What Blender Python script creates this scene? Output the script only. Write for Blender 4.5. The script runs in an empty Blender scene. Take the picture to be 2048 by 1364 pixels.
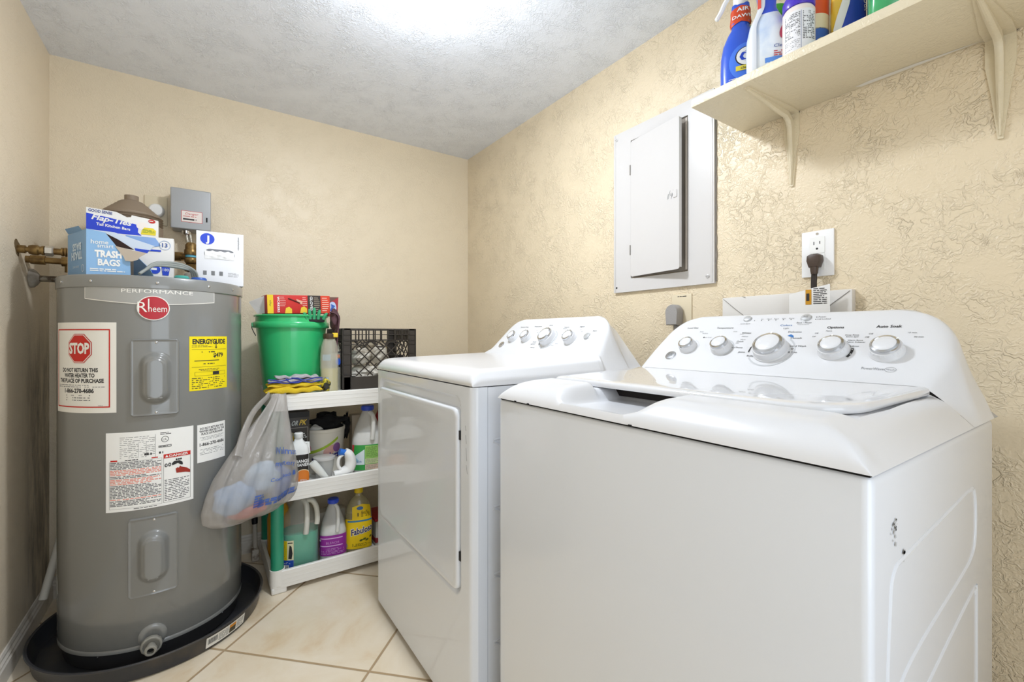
import bpy, bmesh, math, random
from mathutils import Matrix, Vector
random.seed(7)
C = bpy.context.scene.collection
scn = bpy.context.scene
# ---------------------------------------------------------------- camera, world, lights, exposure
CAMZ = 0.955
cd = bpy.data.cameras.new('camera'); cam = bpy.data.objects.new('camera', cd); C.objects.link(cam)
cam.location = (0, 0, CAMZ); cam.rotation_euler = (math.radians(90), 0, math.radians(-34.56))
cd.sensor_width = 36; cd.lens = 36 * 900 / 2048; cd.shift_y = -11 / 2048; cd.clip_start = 0.01
scn.camera = cam
w = bpy.data.worlds.new('world'); scn.world = w; w.use_nodes = True
w.node_tree.nodes['Background'].inputs[0].default_value = (0.84, 0.92, 1.0, 1)
w.node_tree.nodes['Background'].inputs[1].default_value = 0.8
def area(name, loc, rot, sx, sy, energy, col):
    l = bpy.data.lights.new(name, 'AREA'); l.shape = 'RECTANGLE'; l.size = sx; l.size_y = sy; l.energy = energy; l.color = col
    o = bpy.data.objects.new(name, l); C.objects.link(o); o.location = loc; o.rotation_euler = rot
    return o
# added fill light behind the camera, tilted up to brighten the ceiling
area('fill_light', (0.25, -0.78, 1.15), (math.radians(108), 0, math.radians(-10)), 1.1, 1.5, 8.5, (0.83, 0.91, 1.0))
LAMP = (0.50, 1.13)
pl = bpy.data.lights.new('ceiling_bulb', 'POINT'); pl.energy = 7; pl.shadow_soft_size = 0.05; pl.color = (0.87, 0.93, 1.0)
po = bpy.data.objects.new('ceiling_bulb', pl); C.objects.link(po); po.location = (LAMP[0], LAMP[1], 1.90)
pa = bpy.data.lights.new('ceiling_disc', 'AREA'); pa.shape = 'DISK'; pa.size = .14; pa.energy = 7.2; pa.color = (0.87, 0.93, 1.0)
pd = bpy.data.objects.new('ceiling_disc', pa); C.objects.link(pd); pd.location = (LAMP[0], LAMP[1], 1.918)
scn.view_settings.view_transform = 'Standard'; scn.view_settings.look = 'None'; scn.view_settings.gamma = 1
scn.view_settings.exposure = 0.40
# ---------------------------------------------------------------- materials
def hx(s):
    s = s.lstrip('#'); c = [int(s[i:i+2], 16) / 255 for i in (0, 2, 4)]
    return tuple((x / 12.92 if x <= .04045 else ((x + .055) / 1.055) ** 2.4) for x in c) + (1,)
MC = {}
def mat(col, rough=.5, metal=0, coat=0, alpha=1, trans=0, bump=0, bscale=60, noise=None, emit=0, ior=1.45, coatr=.05, sheen=0, spec=.5):
    key = (col, rough, metal, coat, alpha, trans, bump, bscale, noise, emit, coatr, sheen, spec)
    if key in MC: return MC[key]
    m = bpy.data.materials.new('m_' + col.lstrip('#')); m.use_nodes = True; nt = m.node_tree; b = nt.nodes['Principled BSDF']
    b.inputs['Base Color'].default_value = hx(col); b.inputs['Roughness'].default_value = rough; b.inputs['Metallic'].default_value = metal
    b.inputs['Coat Weight'].default_value = coat; b.inputs['Coat Roughness'].default_value = coatr
    b.inputs['Alpha'].default_value = alpha; b.inputs['Transmission Weight'].default_value = trans; b.inputs['IOR'].default_value = ior
    b.inputs['Specular IOR Level'].default_value = spec
    if sheen: b.inputs['Sheen Weight'].default_value = sheen
    if emit: b.inputs['Emission Color'].default_value = hx(col); b.inputs['Emission Strength'].default_value = emit
    tc = nt.nodes.new('ShaderNodeTexCoord')
    if bump:
        n = nt.nodes.new('ShaderNodeTexNoise'); n.inputs['Scale'].default_value = bscale; n.inputs['Detail'].default_value = 4
        nt.links.new(tc.outputs['Object'], n.inputs['Vector'])
        bp = nt.nodes.new('ShaderNodeBump'); bp.inputs['Strength'].default_value = bump; bp.inputs['Distance'].default_value = .004
        nt.links.new(n.outputs[0], bp.inputs['Height']); nt.links.new(bp.outputs[0], b.inputs['Normal'])
    if noise:      # (second colour, scale, threshold low, threshold high)
        n = nt.nodes.new('ShaderNodeTexNoise'); n.inputs['Scale'].default_value = noise[1]; n.inputs['Detail'].default_value = 6
        nt.links.new(tc.outputs['Object'], n.inputs['Vector'])
        r = nt.nodes.new('ShaderNodeValToRGB'); r.color_ramp.elements[0].position = noise[2]; r.color_ramp.elements[1].position = noise[3]
        r.color_ramp.elements[0].color = hx(col); r.color_ramp.elements[1].color = hx(noise[0])
        nt.links.new(n.outputs[0], r.inputs[0]); nt.links.new(r.outputs[0], b.inputs['Base Color'])
    MC[key] = m; return m
def nodes(name):
    m = bpy.data.materials.new(name); m.use_nodes = True; nt = m.node_tree
    def N(t, **k):
        n = nt.nodes.new(t)
        for a, v in k.items():
            if a.startswith('_'): n.inputs[a[1:].replace('_', ' ')].default_value = v
            else: setattr(n, a, v)
        return n
    return m, nt, nt.nodes['Principled BSDF'], N, nt.links.new
def plaster(name, col, strength, scale, rough=.5, stain=None, scratch=None, two=None):
    """hand-trowelled knockdown texture: thin raised worm-like ridges over flat patches"""
    m, nt, b, N, L = nodes(name)
    tc = N('ShaderNodeTexCoord')
    wn = N('ShaderNodeTexNoise', _Scale=scale * .6, _Detail=3.0); L(tc.outputs['Object'], wn.inputs['Vector'])
    mp = N('ShaderNodeMixRGB', blend_type='ADD'); mp.inputs[0].default_value = .06
    L(tc.outputs['Object'], mp.inputs[1]); L(wn.outputs[1], mp.inputs[2])
    n1 = N('ShaderNodeTexNoise', _Scale=scale, _Detail=2.0, _Distortion=.5); L(mp.outputs[0], n1.inputs['Vector'])
    s = N('ShaderNodeMath', operation='SUBTRACT'); s.inputs[1].default_value = .5; L(n1.outputs[0], s.inputs[0])
    ab = N('ShaderNodeMath', operation='ABSOLUTE'); L(s.outputs[0], ab.inputs[0])
    r = N('ShaderNodeValToRGB'); r.color_ramp.elements[0].position = 0; r.color_ramp.elements[0].color = (1, 1, 1, 1)
    r.color_ramp.elements[1].position = .10; r.color_ramp.elements[1].color = (0, 0, 0, 1); L(ab.outputs[0], r.inputs[0])
    n2 = N('ShaderNodeTexNoise', _Scale=scale * .25, _Detail=2.0); L(tc.outputs['Object'], n2.inputs['Vector'])
    r2 = N('ShaderNodeValToRGB'); r2.color_ramp.elements[0].position = .30; r2.color_ramp.elements[1].position = .66; L(n2.outputs[0], r2.inputs[0])
    mu = N('ShaderNodeMath', operation='MULTIPLY'); L(r.outputs[0], mu.inputs[0]); L(r2.outputs[0], mu.inputs[1])
    n3 = N('ShaderNodeTexNoise', _Scale=scale * 2.5, _Detail=5.0); L(tc.outputs['Object'], n3.inputs['Vector'])
    ad = N('ShaderNodeMath', operation='MULTIPLY_ADD'); ad.inputs[1].default_value = .55; L(n3.outputs[0], ad.inputs[0]); L(mu.outputs[0], ad.inputs[2])
    bp = N('ShaderNodeBump', _Strength=strength, _Distance=.0022); L(ad.outputs[0], bp.inputs['Height']); L(bp.outputs[0], b.inputs['Normal'])
    b.inputs['Roughness'].default_value = rough
    rc = N('ShaderNodeValToRGB'); c0 = hx(col); rc.color_ramp.elements[0].position = .3; rc.color_ramp.elements[1].position = .7
    rc.color_ramp.elements[0].color = c0; rc.color_ramp.elements[1].color = hx(two or col)
    n4 = N('ShaderNodeTexNoise', _Scale=1.3, _Detail=2.0); L(tc.outputs['Object'], n4.inputs['Vector']); L(n4.outputs[0], rc.inputs[0])
    last = rc.outputs[0]
    if stain:     # lint and damp marks with a shape of their own: (colour, y0, y1, z0, z1)
        sep = N('ShaderNodeSeparateXYZ'); L(tc.outputs['Object'], sep.inputs[0])
        st = N('ShaderNodeTexNoise', _Scale=9.0, _Detail=8.0, _Roughness=.7)
        mpv = N('ShaderNodeMapping'); mpv.inputs['Scale'].default_value = (1, 1.6, .35); L(tc.outputs['Object'], mpv.inputs[0]); L(mpv.outputs[0], st.inputs['Vector'])
        def ramp(src, lo, hi):
            q = N('ShaderNodeMapRange', interpolation_type='SMOOTHSTEP'); q.inputs[1].default_value = lo; q.inputs[2].default_value = hi; L(src, q.inputs[0]); return q.outputs[0]
        a1 = ramp(sep.outputs['Y'], stain[1], stain[2]); a2 = ramp(sep.outputs['Z'], stain[4], stain[3])
        m1 = N('ShaderNodeMath', operation='MULTIPLY'); L(a1, m1.inputs[0]); L(a2, m1.inputs[1])
        k = N('ShaderNodeMapRange'); k.inputs[1].default_value = .36; k.inputs[2].default_value = .62; L(st.outputs[0], k.inputs[0])
        m2 = N('ShaderNodeMath', operation='MULTIPLY'); L(m1.outputs[0], m2.inputs[0]); L(k.outputs[0], m2.inputs[1])
        mx = N('ShaderNodeMixRGB'); L(m2.outputs[0], mx.inputs[0]); L(last, mx.inputs[1]); mx.inputs[2].default_value = hx(stain[0]); last = mx.outputs[0]
    L(last, b.inputs['Base Color'])
    return m
M_WALL = plaster('cream_wall_plaster', '#e7d8bd', .45, 60, .42)
M_WALLR = plaster('cream_wall_plaster_heavy', '#e5d5b8', .8, 52, .38)
M_WALLL = plaster('cream_wall_plaster_lint', '#ecddc4', .45, 60, .45, stain=('#7d7264', 1.97, 2.12, .75, 1.12))
M_CEIL = plaster('ceiling_knockdown', '#eef4ff', .75, 62, .35)
def floor_mat():
    m, nt, b, N, L = nodes('beige_ceramic_tile')
    tc = N('ShaderNodeTexCoord'); sep = N('ShaderNodeSeparateXYZ'); L(tc.outputs['Object'], sep.inputs[0])
    T = .474; r2 = math.sqrt(.5)
    def lin(ax, ay, off):
        a = N('ShaderNodeMath', operation='MULTIPLY'); a.inputs[1].default_value = ax; L(sep.outputs['X'], a.inputs[0])
        c = N('ShaderNodeMath', operation='MULTIPLY_ADD'); c.inputs[1].default_value = ay; L(sep.outputs['Y'], c.inputs[0]); L(a.outputs[0], c.inputs[2])
        e = N('ShaderNodeMath', operation='ADD'); e.inputs[1].default_value = off; L(c.outputs[0], e.inputs[0])
        d = N('ShaderNodeMath', operation='DIVIDE'); d.inputs[1].default_value = T; L(e.outputs[0], d.inputs[0])
        f = N('ShaderNodeMath', operation='FRACT'); L(d.outputs[0], f.inputs[0])
        g = N('ShaderNodeMath', operation='SUBTRACT'); g.inputs[1].default_value = .5; L(f.outputs[0], g.inputs[0])
        h = N('ShaderNodeMath', operation='ABSOLUTE'); L(g.outputs[0], h.inputs[0])
        fl = N('ShaderNodeMath', operation='FLOOR'); L(d.outputs[0], fl.inputs[0])
        return h.outputs[0], fl.outputs[0]
    u, fu = lin(r2, r2, -1.675 * r2 + 4 * T); v, fv = lin(-r2, r2, -1.563 * r2 + 8 * T)
    mx = N('ShaderNodeMath', operation='MAXIMUM'); L(u, mx.inputs[0]); L(v, mx.inputs[1])
    gr = N('ShaderNodeMapRange'); gr.inputs[1].default_value = .5 - .0045 / T; gr.inputs[2].default_value = .5 - .0028 / T; L(mx.outputs[0], gr.inputs[0])
    n = N('ShaderNodeTexNoise', _Scale=5.0, _Detail=7.0, _Roughness=.62, _Distortion=.6)
    co = N('ShaderNodeCombineXYZ'); L(fu, co.inputs[0]); L(fv, co.inputs[1])
    ad = N('ShaderNodeVectorMath', operation='MULTIPLY_ADD'); ad.inputs[1].default_value = (7.3, 3.1, 1); L(co.outputs[0], ad.inputs[0]); L(tc.outputs['Object'], ad.inputs[2])
    L(ad.outputs[0], n.inputs['Vector'])
    r = N('ShaderNodeValToRGB'); r.color_ramp.elements[0].position = .36; r.color_ramp.elements[0].color = hx('#f0e4d0')
    r.color_ramp.elements[1].position = .78; r.color_ramp.elements[1].color = hx('#d9bd94'); e = r.color_ramp.elements.new(.55); e.color = hx('#eadbc2')
    L(n.outputs[0], r.inputs[0])
    mc = N('ShaderNodeMixRGB'); L(gr.outputs[0], mc.inputs[0]); L(r.outputs[0], mc.inputs[1]); mc.inputs[2].default_value = hx('#b39a78')
    L(mc.outputs[0], b.inputs['Base Color']); b.inputs['Roughness'].default_value = .3
    inv = N('ShaderNodeMath', operation='MULTIPLY_ADD'); inv.inputs[1].default_value = -1; inv.inputs[2].default_value = 1; L(gr.outputs[0], inv.inputs[0])
    bp = N('ShaderNodeBump', _Strength=.6, _Distance=.002); L(inv.outputs[0], bp.inputs['Height']); L(bp.outputs[0], b.inputs['Normal'])
    return m
M_FLOOR = floor_mat()
M_TRIM = mat('#e4ddd2', .4, noise=('#a39683', 14, .56, .8))
ENAMEL = mat('#dfe3ea', .35, coat=.6, coatr=.04)
ENAM2 = mat('#dde1e8', .4, coat=.5, coatr=.06)
PLAST = mat('#dedfe2', .28, coat=.3, coatr=.1)
LIDM = mat('#e0e1e4', .15, coat=1, coatr=.02)
CHROME = mat('#c9cacc', .18, 1)
WHITE = mat('#f2f2f0', .5)
PAPER = mat('#efede6', .6)
BLACK = mat('#17161a', .5)
DARK = mat('#0c0b0b', .8)
INK = mat('#2a2a2c', .6)
INKG = mat('#77787a', .6)
RED = mat('#c8281f', .5)
BLUE = mat('#1f46c4', .4)
BRASS = mat('#8d7346', .38, .75, noise=('#5a4328', 40, .45, .75))
BRASSL = mat('#a59b82', .35, .8)
HEAT = mat('#7e7f7d', .34, coat=.9, coatr=.07)
HEATL = mat('#a3a3a0', .35, coat=.4, coatr=.1)
SHPLA = mat('#efede8', .35)
CREAM = plaster('painted_board', '#e2d6ba', .3, 60, .4)
PANELM = mat('#d3d0ce', .32, coat=.2)
# ---------------------------------------------------------------- mesh builder
_txt = {}
def text_geo(s, bold=0):
    k = (s, bold)
    if k in _txt: return _txt[k]
    cu = bpy.data.curves.new('t', 'FONT'); cu.body = s; cu.size = 1; cu.resolution_u = 2; cu.offset = bold
    o = bpy.data.objects.new('t', cu); C.objects.link(o)
    dg = bpy.context.evaluated_depsgraph_get(); dg.update()
    me = bpy.data.meshes.new_from_object(o.evaluated_get(dg))
    V = [(v.co.x, v.co.y) for v in me.vertices]; Fc = [tuple(p.vertices) for p in me.polygons]
    bpy.data.objects.remove(o); bpy.data.curves.remove(cu); bpy.data.meshes.remove(me)
    x0 = min(v[0] for v in V); x1 = max(v[0] for v in V)
    V = [(x - x0, y) for x, y in V]
    _txt[k] = (V, Fc, x1 - x0); return _txt[k]
def planeF(o, right, up):
    o = Vector(o); r = Vector(right).normalized(); u = Vector(up).normalized(); n = r.cross(u)
    return lambda x, y, off=0: o + r * x + u * y + n * off
def cylF(c, rad, z0=0, a0=0):
    def f(x, y, off=0):
        a = a0 + x / rad; q = rad + off
        return Vector((c[0] + q * math.sin(a), c[1] - q * math.cos(a), z0 + y))
    return f
def ellF(M, rx, ry, a0=0):
    """local elliptical cylinder, front towards -Y; x measured along the front"""
    def f(x, y, off=0):
        a = a0 + x / rx
        return M @ Vector(((rx + off) * math.sin(a), -(ry + off) * math.cos(a), y))
    return f
def revF(M, prof, sy=1):
    """surface of revolution with radius given by prof(z)"""
    def f(x, y, off=0):
        r = prof(y); a = x / max(r, .01)
        return M @ Vector(((r + off) * math.sin(a), -(r + off) * math.cos(a) * sy, y))
    return f
class MB:
    def __init__(s): s.v = []; s.f = []; s.m = []; s.mats = []
    def mi(s, m):
        if m not in s.mats: s.mats.append(m)
        return s.mats.index(m)
    def add(s, vs, fs, m, M=None):
        k = len(s.v)
        if M is not None: vs = [M @ Vector(q) for q in vs]
        s.v += [tuple(q) for q in vs]; i = s.mi(m)
        for f in fs: s.f.append(tuple(k + j for j in f)); s.m.append(i)
        return s
    def box(s, c, d, m, r=0, M=None, seg=2):
        bm = bmesh.new(); bmesh.ops.create_cube(bm, size=1)
        for q in bm.verts: q.co = Vector((q.co.x * d[0], q.co.y * d[1], q.co.z * d[2]))
        if r: bmesh.ops.bevel(bm, geom=bm.edges[:], offset=r, segments=seg, profile=.6, affect='EDGES')
        bm.verts.index_update()
        vs = [Vector(c) + q.co for q in bm.verts]; fs = [[q.index for q in f.verts] for f in bm.faces]; bm.free()
        return s.add(vs, fs, m, M)
    def grid(s, F, nu, nv, m, closeu=False):
        vs = [F(i, j) for j in range(nv) for i in range(nu)]
        fs = [(j * nu + i, j * nu + (i + 1) % nu, (j + 1) * nu + (i + 1) % nu, (j + 1) * nu + i) for j in range(nv - 1) for i in range(nu if closeu else nu - 1)]
        return s.add(vs, fs, m)
    def lathe(s, prof, m, M=Matrix(), seg=32, sx=1, sy=1, caps=True):
        vs = []; n = len(prof)
        for (r, z) in prof:
            for i in range(seg):
                a = 2 * math.pi * i / seg; vs.append(M @ Vector((r * sx * math.cos(a), r * sy * math.sin(a), z)))
        fs = [(j * seg + i, j * seg + (i + 1) % seg, (j + 1) * seg + (i + 1) % seg, (j + 1) * seg + i) for j in range(n - 1) for i in range(seg)]
        if caps: fs += [tuple(reversed(range(seg))), tuple((n - 1) * seg + i for i in range(seg))]
        return s.add(vs, fs, m)
    def tube(s, pts, r, m, seg=10, caps=True, flat=None):
        pts = [Vector(p) for p in pts]; n = len(pts); rs = r if isinstance(r, (list, tuple)) else [r] * n
        t0 = (pts[1] - pts[0]).normalized(); up = Vector((0, 0, 1)) if abs(t0.z) < .9 else Vector((1, 0, 0))
        nr = (up - t0 * up.dot(t0)).normalized(); vs = []
        for i, p in enumerate(pts):
            t = (pts[min(i + 1, n - 1)] - pts[max(i - 1, 0)]).normalized()
            nr = (nr - t * nr.dot(t)).normalized(); bn = t.cross(nr)
            for k in range(seg):
                a = 2 * math.pi * k / seg; vs.append(p + (nr * math.cos(a) + bn * math.sin(a) * (flat or 1)) * rs[i])
        fs = [(j * seg + i, j * seg + (i + 1) % seg, (j + 1) * seg + (i + 1) % seg, (j + 1) * seg + i) for j in range(n - 1) for i in range(seg)]
        if caps: fs += [tuple(reversed(range(seg))), tuple((n - 1) * seg + i for i in range(seg))]
        return s.add(vs, fs, m)
    def loft(s, rings, m, caps=True, closed=True):
        n = len(rings[0]); vs = [p for r in rings for p in r]; k = n if closed else n - 1
        fs = [(j * n + i, j * n + (i + 1) % n, (j + 1) * n + (i + 1) % n, (j + 1) * n + i) for j in range(len(rings) - 1) for i in range(k)]
        if caps: fs += [tuple(reversed(range(n))), tuple((len(rings) - 1) * n + i for i in range(n))]
        return s.add(vs, fs, m)
    def prism(s, F, poly, h0, h1, m):
        n = len(poly); vs = [F(x, y, h0) for x, y in poly] + [F(x, y, h1) for x, y in poly]
        fs = [tuple(reversed(range(n))), tuple(range(n, 2 * n))] + [(i, (i + 1) % n, n + (i + 1) % n, n + i) for i in range(n)]
        return s.add(vs, fs, m)
    def patch(s, F, x0, y0, x1, y1, off, m, nx=1, ny=1):
        return s.grid(lambda i, j: F(x0 + (x1 - x0) * i / nx, y0 + (y1 - y0) * j / ny, off), nx + 1, ny + 1, m)
    def poly(s, F, pts, off, m):
        cx = sum(p[0] for p in pts) / len(pts); cy = sum(p[1] for p in pts) / len(pts)
        q = [F(x, y, off) for x, y in pts]; av = sum(q, Vector()) / len(q)
        if (av - F(cx, cy, off)).length > .00012:      # curved carrier: follow it with rings
            e = []
            for (x0, y0), (x1, y1) in zip(pts, pts[1:] + pts[:1]):
                n = max(1, int(math.hypot(x1 - x0, y1 - y0) / .008))
                e += [(x0 + (x1 - x0) * i / n, y0 + (y1 - y0) * i / n) for i in range(n)]
            return s.grid(lambda i, j: F(cx + (e[i][0] - cx) * (.002 + .998 * j / 6), cy + (e[i][1] - cy) * (.002 + .998 * j / 6), off), len(e), 7, m, closeu=True)
        return s.add([F(x, y, off) for x, y in pts], [tuple(range(len(pts)))], m)
    def disc(s, F, cx, cy, rx, ry, off, m, n=24, rot=0):
        return s.poly(F, [(cx + rx * math.cos(a) * math.cos(rot) - ry * math.sin(a) * math.sin(rot), cy + rx * math.cos(a) * math.sin(rot) + ry * math.sin(a) * math.cos(rot)) for a in [2 * math.pi * i / n for i in range(n)]], off, m)
    def ring(s, F, cx, cy, rx, ry, w, off, m, n=28, a0=0, a1=2 * math.pi):
        A = [a0 + (a1 - a0) * i / n for i in range(n + 1)]
        return s.grid(lambda i, j: F(cx + (rx + w * j) * math.cos(A[i]), cy + (ry + w * j) * math.sin(A[i]), off), n + 1, 2, m)
    def text(s, F, t, x, y, h, m, off=.0009, w=None, al='C', bold=0, shear=0, rot=0):
        V, Fc, W = text_geo(t, bold); k = h / .70; kx = k if w is None else w / W
        sh = {'C': -W * kx / 2, 'L': 0, 'R': -W * kx}[al]; cr, sr = math.cos(rot), math.sin(rot); vs = []
        for a, b in V:
            px = a * kx + sh + shear * b * k; py = b * k
            vs.append(F(x + px * cr - py * sr, y + px * sr + py * cr, off))
        return s.add(vs, Fc, m)
    def micro(s, F, x0, y0, x1, y1, n, m, off=.0009, fill=.5, al='L', seed=1):
        """rows of tiny print too small to read"""
        rnd = random.Random(seed); dy = (y1 - y0) / n
        for j in range(n):
            y = y1 - dy * (j + .75); x = x0; e = x1 - (x1 - x0) * (rnd.random() * .3 if (al == 'C' or rnd.random() < .3) else 0)
            if al == 'C': x = x0 + (x1 - e) / 2; e = e + (x1 - e) / 2 - (x1 - e) * 0
            while x < e - .0005:
                L = min(e - x, abs(dy) * (1 + rnd.random() * 3.5)); s.patch(F, x, y, x + L, y + dy * fill, off, m); x += L + abs(dy) * .45
        return s
    def frame(s, F, x0, y0, x1, y1, t, off, m, n=1):
        s.patch(F, x0, y0, x1, y0 + t, off, m, n); s.patch(F, x0, y1 - t, x1, y1, off, m, n)
        s.patch(F, x0, y0 + t, x0 + t, y1 - t, off, m); s.patch(F, x1 - t, y0 + t, x1, y1 - t, off, m); return s
    def build(s, name, parent=None, loc=(0, 0, 0), sharp=38, label=None, cat=None, group=None, kind=None):
        root = parent
        while root is not None and root.parent is not None: root = root.parent
        o3 = Vector(root['_o']) if root is not None else Vector(loc)
        me = bpy.data.meshes.new(name); me.from_pydata([tuple(Vector(v) - o3) for v in s.v], [], s.f)
        for m in s.mats: me.materials.append(m)
        me.polygons.foreach_set('material_index', s.m); me.polygons.foreach_set('use_smooth', [True] * len(s.f))
        me.update(); me.validate()
        me.set_sharp_from_angle(angle=math.radians(sharp))
        o = bpy.data.objects.new(name, me); C.objects.link(o)
        if parent is not None: o.parent = parent
        else: o.location = o3; o['_o'] = tuple(o3)
        if label: o['label'] = label
        if cat: o['category'] = cat
        if group: o['group'] = group
        if kind: o['kind'] = kind
        return o
def thing(name, label, cat, loc, group=None):
    o = bpy.data.objects.new(name, None); C.objects.link(o); o.location = loc; o['_o'] = tuple(loc)
    o.empty_display_size = .05; o['label'] = label; o['category'] = cat
    if group: o['group'] = group
    return o
def TR(x, y, z, rz=0, rx=0, ry=0):
    return Matrix.Translation((x, y, z)) @ Matrix.Rotation(rz, 4, 'Z') @ Matrix.Rotation(ry, 4, 'Y') @ Matrix.Rotation(rx, 4, 'X')
def face(x, y): return -math.atan2(x, y)
def sstep(a, b, x):
    t = max(0, min(1, (x - a) / (b - a))); return t * t * (3 - 2 * t)
def rrect(x0, y0, x1, y1, r, n=6):
    P = []
    for cx, cy, a in ((x1 - r, y0 + r, -90), (x1 - r, y1 - r, 0), (x0 + r, y1 - r, 90), (x0 + r, y0 + r, 180)):
        for i in range(n + 1):
            t = math.radians(a + 90 * i / n); P.append((cx + r * math.cos(t), cy + r * math.sin(t)))
    return P
def arc(p0, p1, p2, n):
    p0, p1, p2 = map(Vector, (p0, p1, p2))
    return [p0 * (1 - t) ** 2 + p1 * 2 * t * (1 - t) + p2 * t * t for t in [i / n for i in range(n + 1)]]
def smooth_path(P, n=6):
    P = [Vector(p) for p in P]; out = []
    for i in range(len(P) - 1):
        a = P[max(i - 1, 0)]; b = P[i]; c = P[i + 1]; d = P[min(i + 2, len(P) - 1)]
        for k in range(n):
            t = k / n; out.append(.5 * ((2 * b) + (c - a) * t + (2 * a - 5 * b + 4 * c - d) * t * t + (3 * b - a - 3 * c + d) * t ** 3))
    out.append(P[-1]); return out
# ---------------------------------------------------------------- the room
XL, XR, YB, YF, ZC = -.456, 1.27, 2.295, -.62, 1.975
def slab(name, x0, x1, y0, y1, z0, z1, m):
    b = MB(); b.box(((x0 + x1) / 2, (y0 + y1) / 2, (z0 + z1) / 2), (x1 - x0, y1 - y0, z1 - z0), m); return b.build(name, kind='structure')
slab('floor', XL - .1, XR + .1, YF - .1, YB + .1, -.1, 0, M_FLOOR)
slab('ceiling', XL - .1, XR + .1, YF - .1, YB + .1, ZC, ZC + .1, M_CEIL)
slab('wall_back', XL - .1, XR + .1, YB, YB + .1, 0, ZC, M_WALL)
slab('wall_left', XL - .1, XL, YF - .1, YB, 0, ZC, M_WALLL)
slab('wall_right', XR, XR + .1, YF - .1, YB, 0, ZC, M_WALLR)
b = MB()      # wall behind the camera with the open doorway
for x0, x1, z0, z1 in ((XL, -.32, 0, ZC), (.62, XR, 0, ZC), (-.32, .62, 1.9, ZC)):
    b.box(((x0 + x1) / 2, YF - .05, (z0 + z1) / 2), (x1 - x0, .1, z1 - z0), M_WALL)
b.build('wall_front', kind='structure')
b = MB()      # door casing round the doorway
for x0, x1, z0, z1 in ((-.38, -.32, 0, 1.96), (.62, .68, 0, 1.96), (-.32, .62, 1.9, 1.96)):
    b.box(((x0 + x1) / 2, YF + .006, (z0 + z1) / 2), (x1 - x0, .012, z1 - z0), M_TRIM, .003)
b.build('trim_1', kind='structure')
def baseboard(name, p0, p1, nrm):
    """stepped moulding extruded from p0 to p1, nrm points into the room"""
    prof = [(0, 0), (.013, 0), (.013, .048), (.010, .053), (.010, .058), (.006, .064), (.006, .070), (.003, .077), (0, .078)]
    p0, p1, nv = Vector(p0), Vector(p1), Vector(nrm); b = MB()
    b.loft([[p + nv * a + Vector((0, 0, c)) for a, c in prof] for p in (p0, p1)], M_TRIM)
    b.build(name, kind='structure', sharp=20)
baseboard('baseboard_back', (XL, YB, 0), (XR, YB, 0), (0, -1, 0))
baseboard('baseboard_left', (XL, YF, 0), (XL, YB - .013, 0), (1, 0, 0))
baseboard('baseboard_right', (XR, YF, 0), (XR, YB - .013, 0), (-1, 0, 0))
# ---------------------------------------------------------------- ceiling lamp
t = thing('ceiling_lamp', 'round white glass dome ceiling light, lit, fixed to textured ceiling', 'lamp', (LAMP[0], LAMP[1], ZC))
M = TR(LAMP[0], LAMP[1], 0)
MB().lathe([(.098, ZC), (.098, ZC - .008), (.092, ZC - .012), (.085, ZC - .012)], CHROME, M, 40).build('base', t)
lm, nt, bb, N, L = nodes('lamp_glass'); bb.inputs['Alpha'].default_value = .35; bb.inputs['Base Color'].default_value = (1, 1, 1, 1)
bb.inputs['Emission Color'].default_value = (1, .93, .82, 1); bb.inputs['Emission Strength'].default_value = 9
MB().lathe([(.088, ZC - .010), (.086, ZC - .022), (.072, ZC - .038), (.045, ZC - .048), (.002, ZC - .051)], lm, M, 40).build('glass_dome', t)
# the bulb light sits just under the glass
po.location = (LAMP[0], LAMP[1], ZC - .105)
# ---------------------------------------------------------------- water heater
HC = (-.1205, 1.904); HR = .238
t = thing('water_heater', 'tall grey cylindrical water heater standing in black drain pan', 'water heater', (HC[0], HC[1], .008))
hF = cylF(HC, HR); HM = TR(HC[0], HC[1], 0)
body = MB().lathe([(HR - .01, .052), (HR, .055), (HR, .062), (HR - .002, .066), (HR, .070), (HR, 1.093)], HEAT, HM, 96).build('tank', t)
MB().lathe([(.224, .008), (.226, .012), (.226, .056)], mat('#2e2e30', .4), HM, 96).build('base_ring', t)
b = MB().lathe([(HR + .001, 1.090), (HR + .0035, 1.092), (HR + .0035, 1.122), (HR, 1.127), (.04, 1.127)], HEAT, HM, 96)
cap = b.build('top_cap', t)
def screw(F, x, y, off, par, r=.004, nm='screw'):
    b = MB(); c = F(x, y, off); n = (F(x, y, off + .01) - c).normalized(); q = n.to_track_quat('Z', 'Y').to_matrix().to_4x4()
    b.lathe([(r, -.001), (r, .0012), (r * .7, .0024), (.0004, .0028)], CHROME, Matrix.Translation(c) @ q, 12)
    return b.build(nm, par)
for x in (-.142, .014, .145, -.25, .24): screw(hF, x, 1.108, .0035, cap)
for x, z in ((-.13, .045), (.03, .043), (.2, .045)): screw(cylF(HC, .226), x, z, 0, body, .003)
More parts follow.
